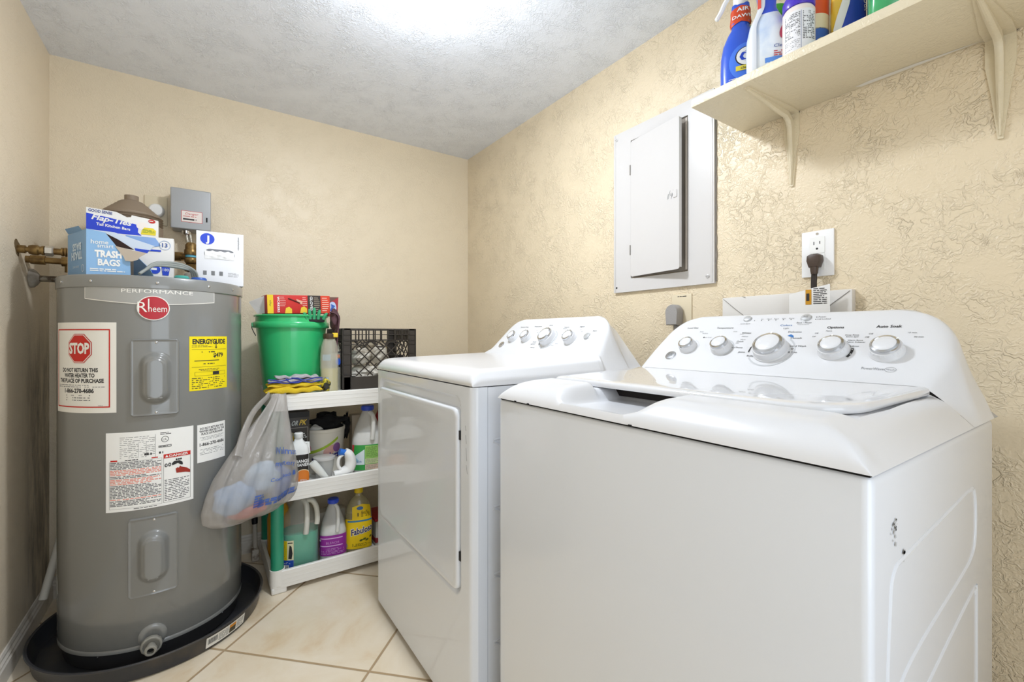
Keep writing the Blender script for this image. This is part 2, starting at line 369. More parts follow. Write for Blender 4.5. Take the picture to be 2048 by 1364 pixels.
# name plate
b = MB(); n = 24
def npz(x): return 1.0435 + .0145 * min(1, abs(x / .162)) ** 1.6
b.grid(lambda i, j: hF(-.162 + .327 * i / n, (npz(-.162 + .327 * i / n) + (1.099 - npz(-.162 + .327 * i / n)) * j / 1), .0012), n + 1, 2, PAPER)
b.grid(lambda i, j: hF(-.160 + .323 * i / n, (npz(-.160 + .323 * i / n) + .0025 + (1.0965 - npz(-.160 + .323 * i / n) - .0025) * j / 1), .0018), n + 1, 2, HEATL)
b.text(hF, 'PERFORMANCE', .016, 1.0775, .0105, PAPER, .0022, w=.168)
b.build('name_plate', t, label='pale grey name plate with raised lettering')
b = MB(); b.disc(hF, .0045, 1.0345, .0375, .0355, .0030, PAPER, 40); b.disc(hF, .0045, 1.0345, .0350, .0330, .0036, mat('#b3202c', .4), 40)
b.text(hF, 'R', -.020, 1.0225, .030, PAPER, .0042, w=.022, bold=-.0); b.text(hF, 'heem', .0145, 1.0235, .0195, PAPER, .0042, w=.042)
b.patch(hF, -.0075, 1.030, -.0045, 1.061, .0042, PAPER)
b.build('emblem', t, label='red oval emblem with white lettering')
# access covers: curved plates with a raised capsule
def access(x0, x1, z0, z1, idx):
    cx = (x0 + x1) / 2; cz = (z0 + z1) / 2; W = (x1 - x0) / 2; H = (z1 - z0) / 2
    def rr(px, pz, w, h, r):
        qx = abs(px) - (w - r); qz = abs(pz) - (h - r)
        return (math.hypot(max(qx, 0), max(qz, 0)) + min(max(qx, qz), 0)) - r
    def hgt(px, pz):
        d0 = rr(px, pz, W, H, .010); h = -.003 + .0095 * sstep(0, -.004, d0) - .0020 * sstep(-.004, -.008, d0)
        d1 = rr(px, pz + .002, .037, .076, .036); h += .018 * sstep(0, -.016, d1)
        d2 = rr(px, pz + .004, .021, .060, .0208); h += .004 * sstep(0, -.005, d2)
        return h
    b = MB(); nu, nv = 60, 110
    b.grid(lambda i, j: hF(x0 + (x1 - x0) * i / (nu - 1), z0 + (z1 - z0) * j / (nv - 1), hgt(x0 + (x1 - x0) * i / (nu - 1) - cx, z0 + (z1 - z0) * j / (nv - 1) - cz)), nu, nv, HEAT)
    b.micro(hF, cx - .015, cz - .060, cx + .015, cz - .026, 7, HEATL, .0262, .35, 'C', idx)
    o = b.build('access_cover', t, sharp=60)
    screw(hF, cx + .002, z1 - .011, .003, o); screw(hF, cx + .002, z0 + .011, .003, o)
access(-.0490, .0670, .7210, .9460, 1); access(-.0545, .0635, .2030, .4330, 2)
# stop label
b = MB(); x0, x1, z0, z1 = -.2870, -.0795, .7375, .9920
b.patch(hF, x0, z0, x1, z1, .0008, PAPER, 16)
fx0, fx1, fz0, fz1 = -.278, -.0945, .7525, .9730
b.frame(hF, fx0, fz0, fx1, fz1, .0032, .0013, RED, 16)
oc = [(-.180 + .0420 * math.cos(a), .9185 + .0445 * math.sin(a)) for a in [math.radians(22.5 + 45 * i) for i in range(8)]]
b.poly(hF, oc, .0014, RED); b.poly(hF, [(-.180 + (x + .180) * .95, .9185 + (z - .9185) * .95) for x, z in oc], .0018, PAPER)
b.poly(hF, [(-.180 + (x + .180) * .90, .9185 + (z - .9185) * .90) for x, z in oc], .0022, RED)
b.text(hF, 'STOP', -.180, .9050, .0285, PAPER, .0027, w=.066, bold=.045)
for i, s in enumerate(('DO NOT RETURN THIS', 'WATER HEATER TO', 'THE PLACE OF PURCHASE')):
    b.text(hF, s, -.186, .8525 - .0150 * i, .0108, INK, w=(.122, .104, .152)[i], bold=.04)
b.micro(hF, -.268, .808, -.108, .818, 2, INKG, fill=.4)
b.text(hF, '1-866-270-4686', -.186, .7940, .0115, INK, w=.100, bold=.04)
b.micro(hF, -.240, .770, -.136, .790, 3, INKG, fill=.4, al='C', seed=5)
b.micro(hF, -.125, .7565, -.108, .7590, 1, INKG)
b.build('stop_label', t, label='white paper label with red border and stop sign')
# energy label
YEL = mat('#f3dd10', .5); b = MB(); x0, x1, z0, z1 = .0905, .2155, .7850, .9520
b.patch(hF, x0, z0, x1, z1, .0008, YEL, 10)
b.text(hF, 'ENERGYGUIDE', .153, .929, .0145, INK, w=.108, bold=.045); b.text(hF, '$479', .180, .887, .0125, INK, w=.036, bold=.04)
b.patch(hF, .1700, .915, .1725, .940, .0013, INK); b.poly(hF, [(.167, .919), (.1755, .919), (.1712, .913)], .0014, INK)
for zz in (.911, .857): b.patch(hF, .097, zz, .210, zz + .0007, .0013, INK, 6)
b.patch(hF, .104, .8755, .182, .8777, .0013, INK, 6)
b.micro(hF, .097, .918, .158, .926, 2, INK, fill=.35); b.micro(hF, .125, .900, .185, .907, 1, INK, fill=.5); b.micro(hF, .130, .864, .178, .869, 1, INK, fill=.5)
b.frame(hF, .105, .830, .205, .842, .0006, .0013, INK, 5); b.patch(hF, .160, .831, .182, .841, .0014, INK); b.micro(hF, .115, .844, .185, .852, 2, INK, fill=.4, al='C')
b.micro(hF, .097, .790, .205, .826, 6, INK, fill=.38, seed=9)
b.build('energy_label', t, label='bright yellow energy label')
# warning label
b = MB(); x0, x1, z0, z1 = -.1050, .1015, .4560, .6800
b.patch(hF, x0, z0, x1, z1, .0008, WHITE, 16)
b.micro(hF, -.072, .605, .008, .668, 12, INKG, fill=.25, seed=3); b.patch(hF, .009, .600, .0096, .668, .0013, INKG)
for xx in (-.03, -.012): b.patch(hF, xx, .605, xx + .0006, .650, .0013, INKG)
b.ring(hF, .031, .651, .0075, .0075, .0012, .0013, INK); b.text(hF, 'UL', .031, .6475, .0065, INK)
b.frame(hF, .016, .6275, .046, .6335, .0013, .0013, INK, 4); b.micro(hF, .018, .6285, .044, .6325, 1, INK)
b.micro(hF, -.016, .608, .044, .615, 1, INK, fill=.9, seed=8); b.micro(hF, .020, .664, .046, .672, 2, INK, fill=.5)
b.micro(hF, -.094, .597, -.072, .602, 1, RED, fill=.8); b.micro(hF, -.06, .598, -.02, .602, 1, INK, fill=.6); b.micro(hF, 0, .598, .022, .602, 1, RED, fill=.8)
PINK = mat('#e58f80', .6)
zz = .596
for n_, m_ in ((5, INKG), (4, PINK), (2, INKG), (4, PINK), (9, INKG), (1, PINK), (4, INKG)):
    b.micro(hF, -.095, zz - .0042 * n_, .022, zz, n_, m_, fill=.62, seed=n_ + int(zz * 1000)); zz -= .0042 * n_ + .0006
b.frame(hF, -.0965, .4640, .0240, .5975, .0005, .0012, INKG, 8); b.frame(hF, .0275, .4640, .0935, .6050, .0006, .0012, INK, 6)
b.patch(hF, .0275, .5940, .0935, .6060, .0014, RED, 6); b.text(hF, 'DANGER', .0640, .5965, .0068, WHITE, .0018, w=.046, bold=.02)
b.poly(hF, [(.031, .5965), (.039, .5965), (.035, .6040)], .0018, WHITE)
for cx, cz in ((.0335, .573), (.0420, .574)): b.disc(hF, cx, cz, .0035, .0055, .0014, INK); b.disc(hF, cx, cz, .0012, .003, .0017, WHITE)
b.poly(hF, [(.047, .576), (.052, .582), (.066, .582), (.073, .576), (.074, .568), (.070, .568), (.068, .575), (.055, .574), (.048, .570)], .0014, INK)
for cx in (.0585, .064, .069): b.disc(hF, cx, .586, .0024, .0028, .0014, INK)
b.poly(hF, [(.056, .559), (.061, .562), (.064, .560), (.067, .566), (.070, .562), (.084, .556), (.0925, .548), (.0925, .540), (.080, .544), (.068, .545), (.058, .546)], .0014, mat('#9c2f22', .6))
0 and b.poly(hF, [(.030, .546), (.060, .570), (.0605, .569), (.033, .546), (.060, .535), (.060, .534)], .0013, INKG)
b.micro(hF, .030, .468, .090, .532, 13, INK, fill=.38, seed=12); b.micro(hF, -.04, .4590, .03, .4625, 1, INK, fill=.5)
b.build('warning_label', t, label='large white warning label with red danger heading')
b = MB(); x0, x1, z0, z1 = .1120, .2065, .5610, .6780
b.patch(hF, x0, z0, x1, z1, .0008, WHITE, 8)
for i, s in enumerate(('DO NOT RETURN THIS', 'WATER HEATER TO THE', 'PLACE OF PURCHASE')): b.text(hF, s, .160, .662 - .0085 * i, .0064, INK, w=(.080, .084, .072)[i], bold=.03)
b.micro(hF, .118, .628, .201, .640, 3, INKG, fill=.3, al='C'); b.text(hF, '1-866-270-4686', .160, .6110, .0095, INK, w=.082, bold=.03)
b.micro(hF, .118, .583, .201, .603, 4, INKG, fill=.3, al='C', seed=4)
b.build('notice_label', t, label='small square white notice label')
# drain valve
b = MB(); c = hF(.003, .086, 0); q = (hF(.003, .086, .1) - c).normalized().to_track_quat('Z', 'Y').to_matrix().to_4x4(); DM = Matrix.Translation(c) @ q
b.lathe([(.0335, -.002), (.0335, .001), (.030, .004), (.022, .006), (.016, .004)], HEAT, DM, 36)
dv = b.build('drain_valve', t); GP = mat('#8f8d85', .5)
b = MB(); Q = DM @ TR(-.002, -.016, 0)
b.lathe([(.011, .0), (.011, .012), (.024, .013), (.0255, .016), (.0255, .026), (.023, .028), (.020, .028)], GP, Q, 12, caps=False)
b.lathe([(.020, .028), (.020, .022), (.010, .022), (.010, .042), (.0145, .043), (.0145, .052), (.012, .054), (.0085, .054), (.0085, .040)], GP, Q, 24, caps=False)
b.lathe([(.0084, .0405), (.0001, .0405)], DARK, Q, 20, caps=False)
b.build('valve_handwheel', dv)
# ---------------------------------------------------------------- drain pan
pan = mat('#35363a', .36, noise=('#524b42', 10, .5, .8))
t = thing('drain_pan', 'round black plastic drain pan under the grey water heater', 'pan', (HC[0], HC[1], 0))
b = MB(); b.lathe([(.02, .004), (.282, .004), (.288, .010), (.298, .054), (.304, .056), (.306, .053), (.3045, .050), (.300, .050), (.291, .004), (.286, .0005), (.02, .0005)], pan, HM, 96, caps=False)
b.lathe([(.0005, .0042), (.02, .0042)], pan, HM, 12, caps=False)
b.build('pan_shell', t)
pF = lambda x, y, off=0: (lambda a, q: Vector((HC[0] + q * math.sin(a), HC[1] - q * math.cos(a), y)))(x / .296, .2912 + (y - .004) * .196 + off + .0006)
b = MB(); b.patch(pF, .135, .010, .270, .043, .0006, PAPER, 12, 2)
for i in range(12): b.patch(pF, .140 + .0024 * i, .020, .140 + .0024 * i + (.0010 + .0006 * (i % 2)), .037, .0010, INK)
b.micro(pF, .172, .014, .205, .038, 5, INKG, seed=2, fill=.4); b.patch(pF, .208, .014, .232, .030, .0010, mat('#4b4535', .6), 3); b.patch(pF, .208, .030, .232, .039, .0010, mat('#d98f2c', .6), 3)
b.micro(pF, .236, .014, .264, .038, 5, INKG, seed=6, fill=.4)
b.build('paper_label', t, label='long white paper label with barcode')
# ---------------------------------------------------------------- pipes at the left wall
def fit(b, y, z, segs, m=BRASS):
    """stack of coaxial rings along +X: (x, radius) pairs"""
    b.lathe([(r, x) for x, r in segs], m, TR(0, y, z) @ Matrix.Rotation(math.pi / 2, 4, 'Y'), 20)
t = thing('supply_pipe', 'upper brass water pipe with bright hex nut sticking out of left wall', 'pipe', (XL, 1.95, 1.215))
b = MB(); fit(b, 1.95, 1.215, [(XL, .012), (-.438, .012), (-.438, .008), (-.432, .008), (-.431, .013), (-.423, .0155), (-.412, .0155), (-.408, .012), (-.403, .012), (-.403, .0145), (-.398, .0145), (-.398, .010), (-.300, .010)]); b.build('elbow_fitting', t)
b = MB(); b.lathe([(.012, -.397), (.016, -.395), (.016, -.380), (.0125, -.377)], mat('#c2beb6', .3, .7), TR(0, 1.95, 1.215) @ Matrix.Rotation(math.pi / 2, 4, 'Y'), 6); b.build('hex_nut', t, sharp=20)
b = MB(); fit(b, 1.95, 1.215, [(-.360, .0105), (-.360, .0135), (-.356, .0135), (-.355, .0115), (-.352, .0140), (-.348, .0140), (-.347, .0115), (-.344, .0135), (-.340, .0135), (-.339, .010)]); b.build('compression_ring', t)
b = MB(); b.tube([(-.303, 1.95, 1.215), (-.298, 1.95, 1.212), (-.296, 1.95, 1.20), (-.296, 1.95, 1.129)], .010, BRASS); b.build('drop_leg', t)
b = MB(); b.add([(XL - .001, 1.95 + .022 * math.cos(a) * (1 + .3 * math.sin(3 * a)), 1.218 + .026 * math.sin(a) * (1 + .25 * math.cos(2 * a + 1))) for a in [2 * math.pi * i / 20 for i in range(20)]] + [(XL + .001, 1.95 + .022 * math.cos(a) * (1 + .3 * math.sin(3 * a)), 1.218 + .026 * math.sin(a) * (1 + .25 * math.cos(2 * a + 1))) for a in [2 * math.pi * i / 20 for i in range(20)]],
      [tuple(range(20, 40))] + [(i, (i + 1) % 20, 20 + (i + 1) % 20, 20 + i) for i in range(20)], mat('#6d5a3c', .8)); b.build('wall_opening', t, label='ragged brown hole in the plaster')
t = thing('return_pipe', 'lower dark brass pipe behind the pipe with the hex nut', 'pipe', (XL, 2.03, 1.19))
b = MB(); fit(b, 2.03, 1.195, [(XL, .011), (-.446, .011), (-.445, .014), (-.412, .0145), (-.411, .010), (-.375, .010), (-.374, .0155), (-.350, .0165), (-.349, .012), (-.285, .012)]); b.build('fitting', t)
b = MB(); b.tube([(-.357, 2.03, 1.193), (-.357, 2.03, 1.160)], .011, BRASS); b.build('valve_body', t)
b = MB(); b.tube([(-.286, 2.03, 1.195), (-.302, 2.01, 1.18), (-.306, 2.0, 1.129)], .010, BRASS); b.build('drop_leg', t)
t = thing('relief_pipe', 'short corroded pipe with round grey escutcheon from left wall to heater', 'pipe', (XL, 2.075, 1.140))
b = MB(); fit(b, 2.075, 1.140, [(XL + .002, .010), (-.300, .010)], mat('#8a8272', .6, .5, noise=('#55493a', 60, .45, .6))); b.build('pipe_length', t)
b = MB(); fit(b, 2.075, 1.140, [(XL, .020), (XL + .001, .031), (-.448, .030), (-.440, .022), (-.434, .013)], mat('#a39c90', .7, noise=('#766b5c', 30, .4, .7))); b.build('escutcheon', t)
# broken white pvc pipe beside the heater
b = MB(); P0 = Vector((-.432, 2.10, .085)); P1 = Vector((-.390, 2.14, .30)); dd = (P1 - P0).normalized()
b.lathe([(.0095, 0), (.0115, 0), (.0115, (P1 - P0).length), (.0095, (P1 - P0).length), (.0095, 0)], mat('#e6e0d2', .45), Matrix.Translation(P0) @ dd.to_track_quat('Z', 'Y').to_matrix().to_4x4(), 20, caps=False)
b.build('plastic_pipe', loc=P0, label='cut white plastic pipe slanting behind the water heater near floor', cat='pipe')
# ---------------------------------------------------------------- things on top of the heater
HT = 1.1272
# light blue trash bag box, open
LB = mat('#8db8e2', .45); LB2 = mat('#7fa6cd', .5); CARD = mat('#b9ac9c', .8)
t = thing('trash_bag_box', 'open light blue cardboard trash bags box on water heater', 'box', (-.20, 1.78, HT))
A = Vector((-.272, 1.745, HT)); RX = Vector((.155, -.010, 0)); LY = Vector((-.062, .135, 0)); H = .133
FF = planeF(A, RX, (0, 0, 1)); LF = planeF(A + LY, -LY, (0, 0, 1)); LW = LY.length; RW = RX.length
b = MB()
fr = [(0, 0), (.098, 0), (.097, .047), (.082, .063), (.062, .095), (.041, .126), (0, H)]
b.prism(FF, fr, -.0012, 0, LB); b.prism(FF, fr, -.0024, -.0013, CARD)
b.prism(LF, [(0, 0), (LW, 0), (LW, H), (0, H - .003)], -.0015, 0, LB2)
RF = planeF(A + RX, LY, (0, 0, 1)); b.prism(RF, [(0, 0), (LW, 0), (LW, .09), (.03, .03)], -.0015, 0, LB2)
BF = planeF(A + RX + LY, -RX, (0, 0, 1)); b.prism(BF, [(0, 0), (RW, 0), (RW, .128), (.12, .118), (0, .09)], -.0015, 0, CARD); b.prism(FF, [(0, H), (.041, .126), (.107, .084), (.142, .084), (.154, .099), (.120, .110), (.060, .130)], -.006, -.004, mat('#c9d6e6', .5)); b.poly(FF, [(.107, .088), (.142, .085), (.136, .075), (.108, .081)], -.003, BLUE)
b.add([A + Vector((0, 0, .002)), A + RX + Vector((0, 0, .002)), A + RX + LY + Vector((0, 0, .002)), A + LY + Vector((0, 0, .002))], [(0, 1, 2, 3)], DARK)
b.text(FF, 'home', .010, .092, .012, WHITE, al='L', bold=.01); b.text(FF, 'smart', .024, .082, .011, WHITE, al='L', bold=.01)
b.text(FF, 'TRASH', .048, .055, .0185, WHITE, w=.060, bold=.05); b.text(FF, 'BAGS', .050, .031, .0175, WHITE, w=.050, bold=.04)
b.micro(FF, .008, .012, .085, .022, 2, WHITE, fill=.6)
b.text(LF, 'TRASH', .078, .072, .022, mat('#cfe0ee', .5), w=.085, rot=math.pi, bold=.04); b.text(LF, 'BAGS', .078, .097, .020, mat('#cfe0ee', .5), w=.068, rot=math.pi, bold=.04)
b.text(LF, 'home smart', .070, .032, .009, mat('#cfe0ee', .5), w=.05, rot=math.pi); b.ring(LF, .125, .022, .008, .009, .0015, .001, WHITE)
b.build('carton', t)
b = MB()   # torn flap folded out, flat dark sheets painted as its shaded opening
b.add([FF(.062, .090, .001), FF(.082, .060, .003), FF(.087, .047, .006), FF(.103, .046, .010), FF(.117, .052, .012), FF(.121, .060, .012), FF(.138, .074, .010), FF(.107, .079, .003)], [(0, 1, 7), (1, 2, 3, 7), (3, 4, 5, 7), (5, 6, 7)], CARD)
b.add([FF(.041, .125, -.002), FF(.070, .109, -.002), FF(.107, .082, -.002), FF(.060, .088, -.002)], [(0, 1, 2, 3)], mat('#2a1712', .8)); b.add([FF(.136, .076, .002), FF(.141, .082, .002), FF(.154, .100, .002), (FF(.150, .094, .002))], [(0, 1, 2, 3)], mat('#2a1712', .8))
b.build('torn_flap', t, label='torn grey cardboard flap')
b = MB(); L0 = A + LY * .2 + Vector((0, 0, H - .002)); b.add([L0, A + LY * .95 + Vector((0, 0, H - .002)), A + LY * .95 + Vector((-.006, -.012, H + .012)), L0 + Vector((-.006, -.012, H * 0 + .010))], [(0, 1, 2, 3)], LB2); b.build('end_flap', t)
# white 13 gallon box behind it
t = thing('kitchen_bag_box', 'white box with blue round marks behind the open light blue box', 'box', (-.16, 1.90, HT))
F2 = planeF((-.262, 1.892, HT), (1, 0, 0), (0, 0, 1)); b = MB()
b.box((-.170, 1.920, HT + .0765), (.184, .055, .153), mat('#ece9e4', .5), .002)
b.ring(F2, .160, .128, .014, .014, .0015, .001, mat('#9fb4d6', .5)); b.text(F2, '13', .160, .122, .013, mat('#3b5ea6', .5), bold=.02)
b.disc(F2, .134, .046, .0145, .0145, .001, BLUE); b.micro(F2, .124, .042, .144, .050, 1, WHITE, .0014, .9)
b.poly(F2, [(.154, .028), (.170, .028), (.174, .058), (.151, .058)], .001, BLUE); b.text(F2, '180', .1625, .042, .009, WHITE, .0014)
b.poly(F2, [(.06, .150), (.135, .150), (.150, .125), (.10, .110), (.07, .128)], .001, mat('#8fb2e6', .5)); b.patch(F2, .085, .105, .150, .111, .0012, BLUE)
b.build('carton', t)
# GoodSense Flap-Ties box
t = thing('flap_tie_box', 'tall blue and white kitchen bags box standing behind other boxes', 'box', (-.21, 1.97, HT))
F3 = planeF((-.306, 1.962, HT), (1, .02, 0), (0, 0, 1)); b = MB(); WB = mat('#f0efec', .45)
top = [(0, 0), (.182, 0), (.182, .222), (.130, .228), (.112, .231), (.110, .224), (.100, .222), (.085, .230), (.072, .236), (0, .240)]
b.prism(F3, top, -.035, 0, WB)
b.poly(F3, [(0, .222), (.055, .214), (.13, .200), (.128, .175), (.138, .165), (.125, .150), (.15, .130), (.14, 0), (0, 0)], .0006, mat('#2745cf', .45))
b.text(F3, 'GOOD SENSE', .034, .226, .0090, mat('#27408f', .5), .001, w=.058, bold=.02, rot=-.06)
b.text(F3, 'Flap-Ties', .061, .199, .0165, WB, .0012, w=.098, bold=.03, shear=.25, rot=-.10)
b.text(F3, 'Tall Kitchen Bags', .066, .182, .0085, WB, .0012, w=.085, bold=.03, rot=-.09)
b.disc(F3, .165, .217, .0095, .0065, .0012, RED, rot=-.1); b.micro(F3, .158, .215, .172, .219, 1, WB, .0016, .8)
b.disc(F3, .140, .198, .016, .013, .0009, mat('#f4ece6', .5)); b.poly(F3, [(.136, .170), (.175, .170), (.176, .186), (.168, .194), (.145, .194), (.138, .184)], .0012, mat('#ecd836', .5))
b.micro(F3, .14, .176, .172, .188, 3, mat('#7b9a3c', .6), .0016, .5)
b.build('carton', t)
# stepped cone
b = MB(); TA = mat('#8a7a68', .6); pr = []
for i in range(11):
    z = HT + .215 + .0085 * i; r0 = min(.090, .025 + (1.438 - z) * 1.1); pr += [(r0, z), (r0 - .006, z + .004)]
pr += [(.020, HT + .308), (.020, HT + .325), (.016, HT + .326)]
b.lathe([(.080, HT), (.086, HT + .12)] + pr, TA, TR(-.207, 2.092, 0), 40); b.build('funnel', loc=(-.207, 2.092, HT), label='upside down taupe funnel with stepped sides behind the bag boxes', cat='funnel')
# white J box with bags pulled out
t = thing('liner_box', 'white carton with blue letter J disc and white bags showing', 'box', (.052, 1.88, HT))
JM = TR(.052, 1.875, HT, .0); J0 = JM @ Vector((-.068, -.036, 0)); F4 = planeF(J0, (1, 0, 0), (0, 0, 1)); b = MB()
JW = mat('#e9eaee', .45)
b.box((.052, 1.875, HT + .0905), (.136, .072, .181), JW, .0015)
b.disc(F4, .031, .155, .0200, .0190, .0006, mat('#2c4bd0', .45), 36); b.text(F4, 'J', .0315, .1455, .0200, WHITE, .0010, bold=.05)
b.text(F4, 'simplehuman', .119, .148, .006, INKG, .0008, rot=-math.pi / 2)
b.prism(F4, [(.022 + .0 + x, y) for x, y in rrect(.0, .088, .088, .122, .0165)], .0002, .0006, mat('#7d7f85', .7))
for i in range(3): b.box(J0 + Vector((.024 + .023 * i, -.0006, .040)), (.010, .0008, .014), INKG)
b.micro(F4, .09, .030, .122, .046, 4, INKG, .0008, .2)
b.build('carton', t)
b = MB(); rnd = random.Random(4)
b.grid(lambda i, j: F4(.0235 + .085 * i / 24, (.0882 + .0295 * j / 8 - .004 * abs(math.sin(i * .5)) * (j / 8)), .0010 + .006 * math.sin(math.pi * i / 24) ** .5 * math.sin(math.pi * j / 8) * (.55 + .45 * math.sin(i * .9 + j * .8) * math.cos(i * .35 - j))), 25, 9, mat('#f6f6f6', .4, bump=.3, bscale=80)); b.build('white_bags', t)
# copper/brass riser with valve at the right of the heater top
t = thing('brass_valve', 'vertical brass pipe union on heater top beside white box', 'valve', (-.033, 2.03, HT))
b = MB(); VM = TR(-.033, 2.03, 0)
b.lathe([(.010, HT), (.010, HT + .06), (.0185, HT + .062), (.0205, HT + .066), (.0195, HT + .072), (.0185, HT + .088), (.014, HT + .092)], BRASS, VM, 8)
b.lathe([(.017, HT + .092), (.0205, HT + .098), (.0205, HT + .108), (.016, HT + .114)], BRASS, VM, 24)
b.lathe([(.0205, HT + .122), (.0215, HT + .128), (.0215, HT + .140), (.0185, HT + .144), (.018, HT + .160), (.012, HT + .168)], BRASS, VM, 24); b.build('union', t)
MB().lathe([(.0175, HT + .114), (.0175, HT + .122)], mat('#5fb0c9', .5), VM, 24).build('blue_band', t, label='pale blue band')
MB().lathe([(.021, HT), (.021, HT + .052), (.016, HT + .058)], mat('#e8e4dc', .5), VM, 24).build('white_nipple', t, label='white plastic nipple')
b = MB(); b.tube([(-.036, 2.035, HT + .118), (-.080, 2.06, HT + .118)], [.012, .012], BRASS, 16); b.tube([(-.060, 2.049, HT + .118), (-.082, 2.061, HT + .118)], .0165, BRASS, 16); b.build('side_branch', t)
# grey cable looped over the top
b = MB(); GC = mat('#8f938f', .45)
for k in range(3):
    o = .0055 * (k - 1)
    b.tube(smooth_path([(-.150, 1.690, HT + .007), (-.138, 1.702, HT + .020), (-.118, 1.716, HT + .040 + o * .6), (-.085, 1.735, HT + .046 + o), (-.050, 1.765, HT + .046 + o), (-.024 + o, 1.79, HT + .036), (-.018 + o, 1.81, HT + .008)], 6), .0042, GC, 10)
b.build('cable', loc=(-.09, 1.74, HT), label='grey cable looped in an arch over front of heater top', cat='cable')
b = MB(); b.lathe([(.020, HT), (.020, HT + .008), (.016, HT + .013), (.003, HT + .014)], mat('#3f9c92', .4), TR(-.052, 1.735, 0), 24); b.build('lid', loc=(-.052, 1.735, HT), label='small round teal lid under the grey cable arch', cat='lid')
b = MB(); b.lathe([(.021, HT), (.021, HT + .006), (.018, HT + .010), (.003, HT + .011)], mat('#2e56a8', .4), TR(-.008, 1.735, 0), 24); b.build('lid', loc=(-.008, 1.735, HT), label='small round dark blue lid beside the white J carton', cat='lid')
# grey timer box on wall
t = thing('timer_box', 'grey metal electrical box with red bordered label on back wall', 'electrical box', (-.034, YB, 1.38))
BG = mat('#a5a7a9', .42, .2); b = MB(); b.box((-.036, YB - .040, 1.457), (.128, .080, .158), BG, .012, seg=3); b.build('housing', t)
b = MB(); b.box((-.036, YB - .083, 1.4585), (.132, .010, .160), BG, .0045, seg=3); F5 = planeF((-.102, YB - .0881, 1.378), (1, 0, 0), (0, 0, 1))
b.patch(F5, .034, .028, .103, .073, .0004, RED); b.patch(F5, .0355, .0295, .1015, .0715, .0008, mat('#ece2dc', .5))
b.text(F5, 'Danger', .068, .058, .008, RED, .0012, w=.042, shear=.3); b.micro(F5, .040, .034, .098, .044, 1, INK, .0012, .6); b.micro(F5, .040, .048, .098, .054, 1, mat('#d07f78', .6), .0012, .5)
b.box(F5(.118, .045, .001), (.0045, .002, .018), DARK, 0); b.build('cover', t)
b = MB(); b.lathe([(.014, 1.362), (.016, 1.366), (.016, 1.380)], CHROME, TR(-.052, YB - .05, 0), 16)
for k in range(2): b.tube(smooth_path([(-.052 + .012 * k, YB - .05, 1.366), (-.046 + .012 * k, YB - .06, 1.32), (-.034 + .012 * k, YB - .09, 1.27), (-.03 + .010 * k, YB - .16, 1.23), (-.03, YB - .20, HT + .008)], 6), .0065, mat('#b9b4a8', .35, .8, bump=.8, bscale=160), 10)
b.build('conduit', t)
# covered wall plate with round white knob
t = thing('wall_plate', 'cream painted wall plate with round white plug behind grey box', 'wall plate', (-.153, YB, 1.40))
b = MB(); b.box((-.152, YB - .003, 1.455), (.072, .006, .115), mat('#dfd2b6', .45), .002); b.build('plate', t)
b = MB(); b.lathe([(.026, 0), (.027, .006), (.025, .022), (.020, .027), (.002, .028)], WHITE, Matrix.Translation((-.150, YB - .006, 1.452)) @ Matrix.Rotation(math.pi / 2, 4, 'X'), 28); b.build('round_plug', t)
# ---------------------------------------------------------------- washer and dryer
def section(yc, hw, z0, P1, P2, T, r1, r2):
    """half-profile from the side up to the middle, mirrored; P1/P2 = (inset, z)"""
    A = Vector((0, z0)); B = Vector(P1); Cn = Vector(P2); D = Vector((hw, T))
    def cut(p, q, r):
        d = q - p; L = d.length; return p + d * min(.48, r / max(L, 1e-6))
    pts = [A.lerp(cut(B, A, r1), t) for t in (0, .5)] + arc(cut(B, A, r1), B, cut(B, Cn, r1), 6)
    pts += [cut(B, Cn, r1).lerp(cut(Cn, B, r2), t) for t in (.33, .66)] + arc(cut(Cn, B, r2), Cn, cut(Cn, D, r2), 10)
    e = cut(Cn, D, r2); n = 60
    pts += [e.lerp(D, i / n) for i in range(1, n + 1)]
    R = [Vector((yc - hw + p.x, p.y)) for p in pts]; Lf = [Vector((yc + hw - p.x, p.y)) for p in reversed(pts[:-1])]
    return R + Lf
def skin(b, stations, m, zfun=None, lo=None):
    rings = []
    for (x, sec) in stations:
        rings.append([Vector((x, p.x, zfun(x, p.x, p.y) if zfun else p.y)) for p in sec])
    b.loft(rings, m, caps=False, closed=False)
def knob(par, F, x, y, r, h, yaw=0):
    c = F(x, y, 0); n = (F(x, y, 1) - c).normalized(); u = (F(x, y + 1, 0) - c).normalized(); q = Matrix((u.cross(n), u, n)).transposed().to_4x4()
    K = Matrix.Translation(c) @ q @ Matrix.Rotation(yaw, 4, 'Z')
    b = MB(); b.lathe([(r * 1.08, -.002), (r * 1.10, .0015), (r * 1.08, .003), (r * 1.04, .004), (r * .99, h * .62), (r * .93, h * .66)], PLAST, K, 36, caps=False)
    b.lathe([(r * .935, h * .62), (r * .93, h * .72), (r * .88, h * .90), (r * .74, h * .97), (r * .70, h * .93)], CHROME, K, 36, caps=False)
    b.lathe([(r * .72, h * .92), (r * .66, h * .965), (r * .3, h * 1.0), (.0003, h * 1.01)], PLAST, K, 36, caps=False)
    for k in range(24):
        a = 2 * math.pi * k / 24; b.box((r * .985 * math.cos(a), r * .985 * math.sin(a), h * .42), (.0012, .0012, h * .3), PLAST, 0, K)
    b.box((0, r * .84, h * .93), (r * .10, r * .22, .0012), WHITE, 0, K)
    return b.build('knob', par)
def consolepts(s, r):    # extra corner inset near the top of the panel
    t = max(0, min(1, (s - (.172 - r)) / r)); return r * (1 - math.sqrt(max(0, 1 - t * t)))
GREY = mat('#8d8f92', .5)
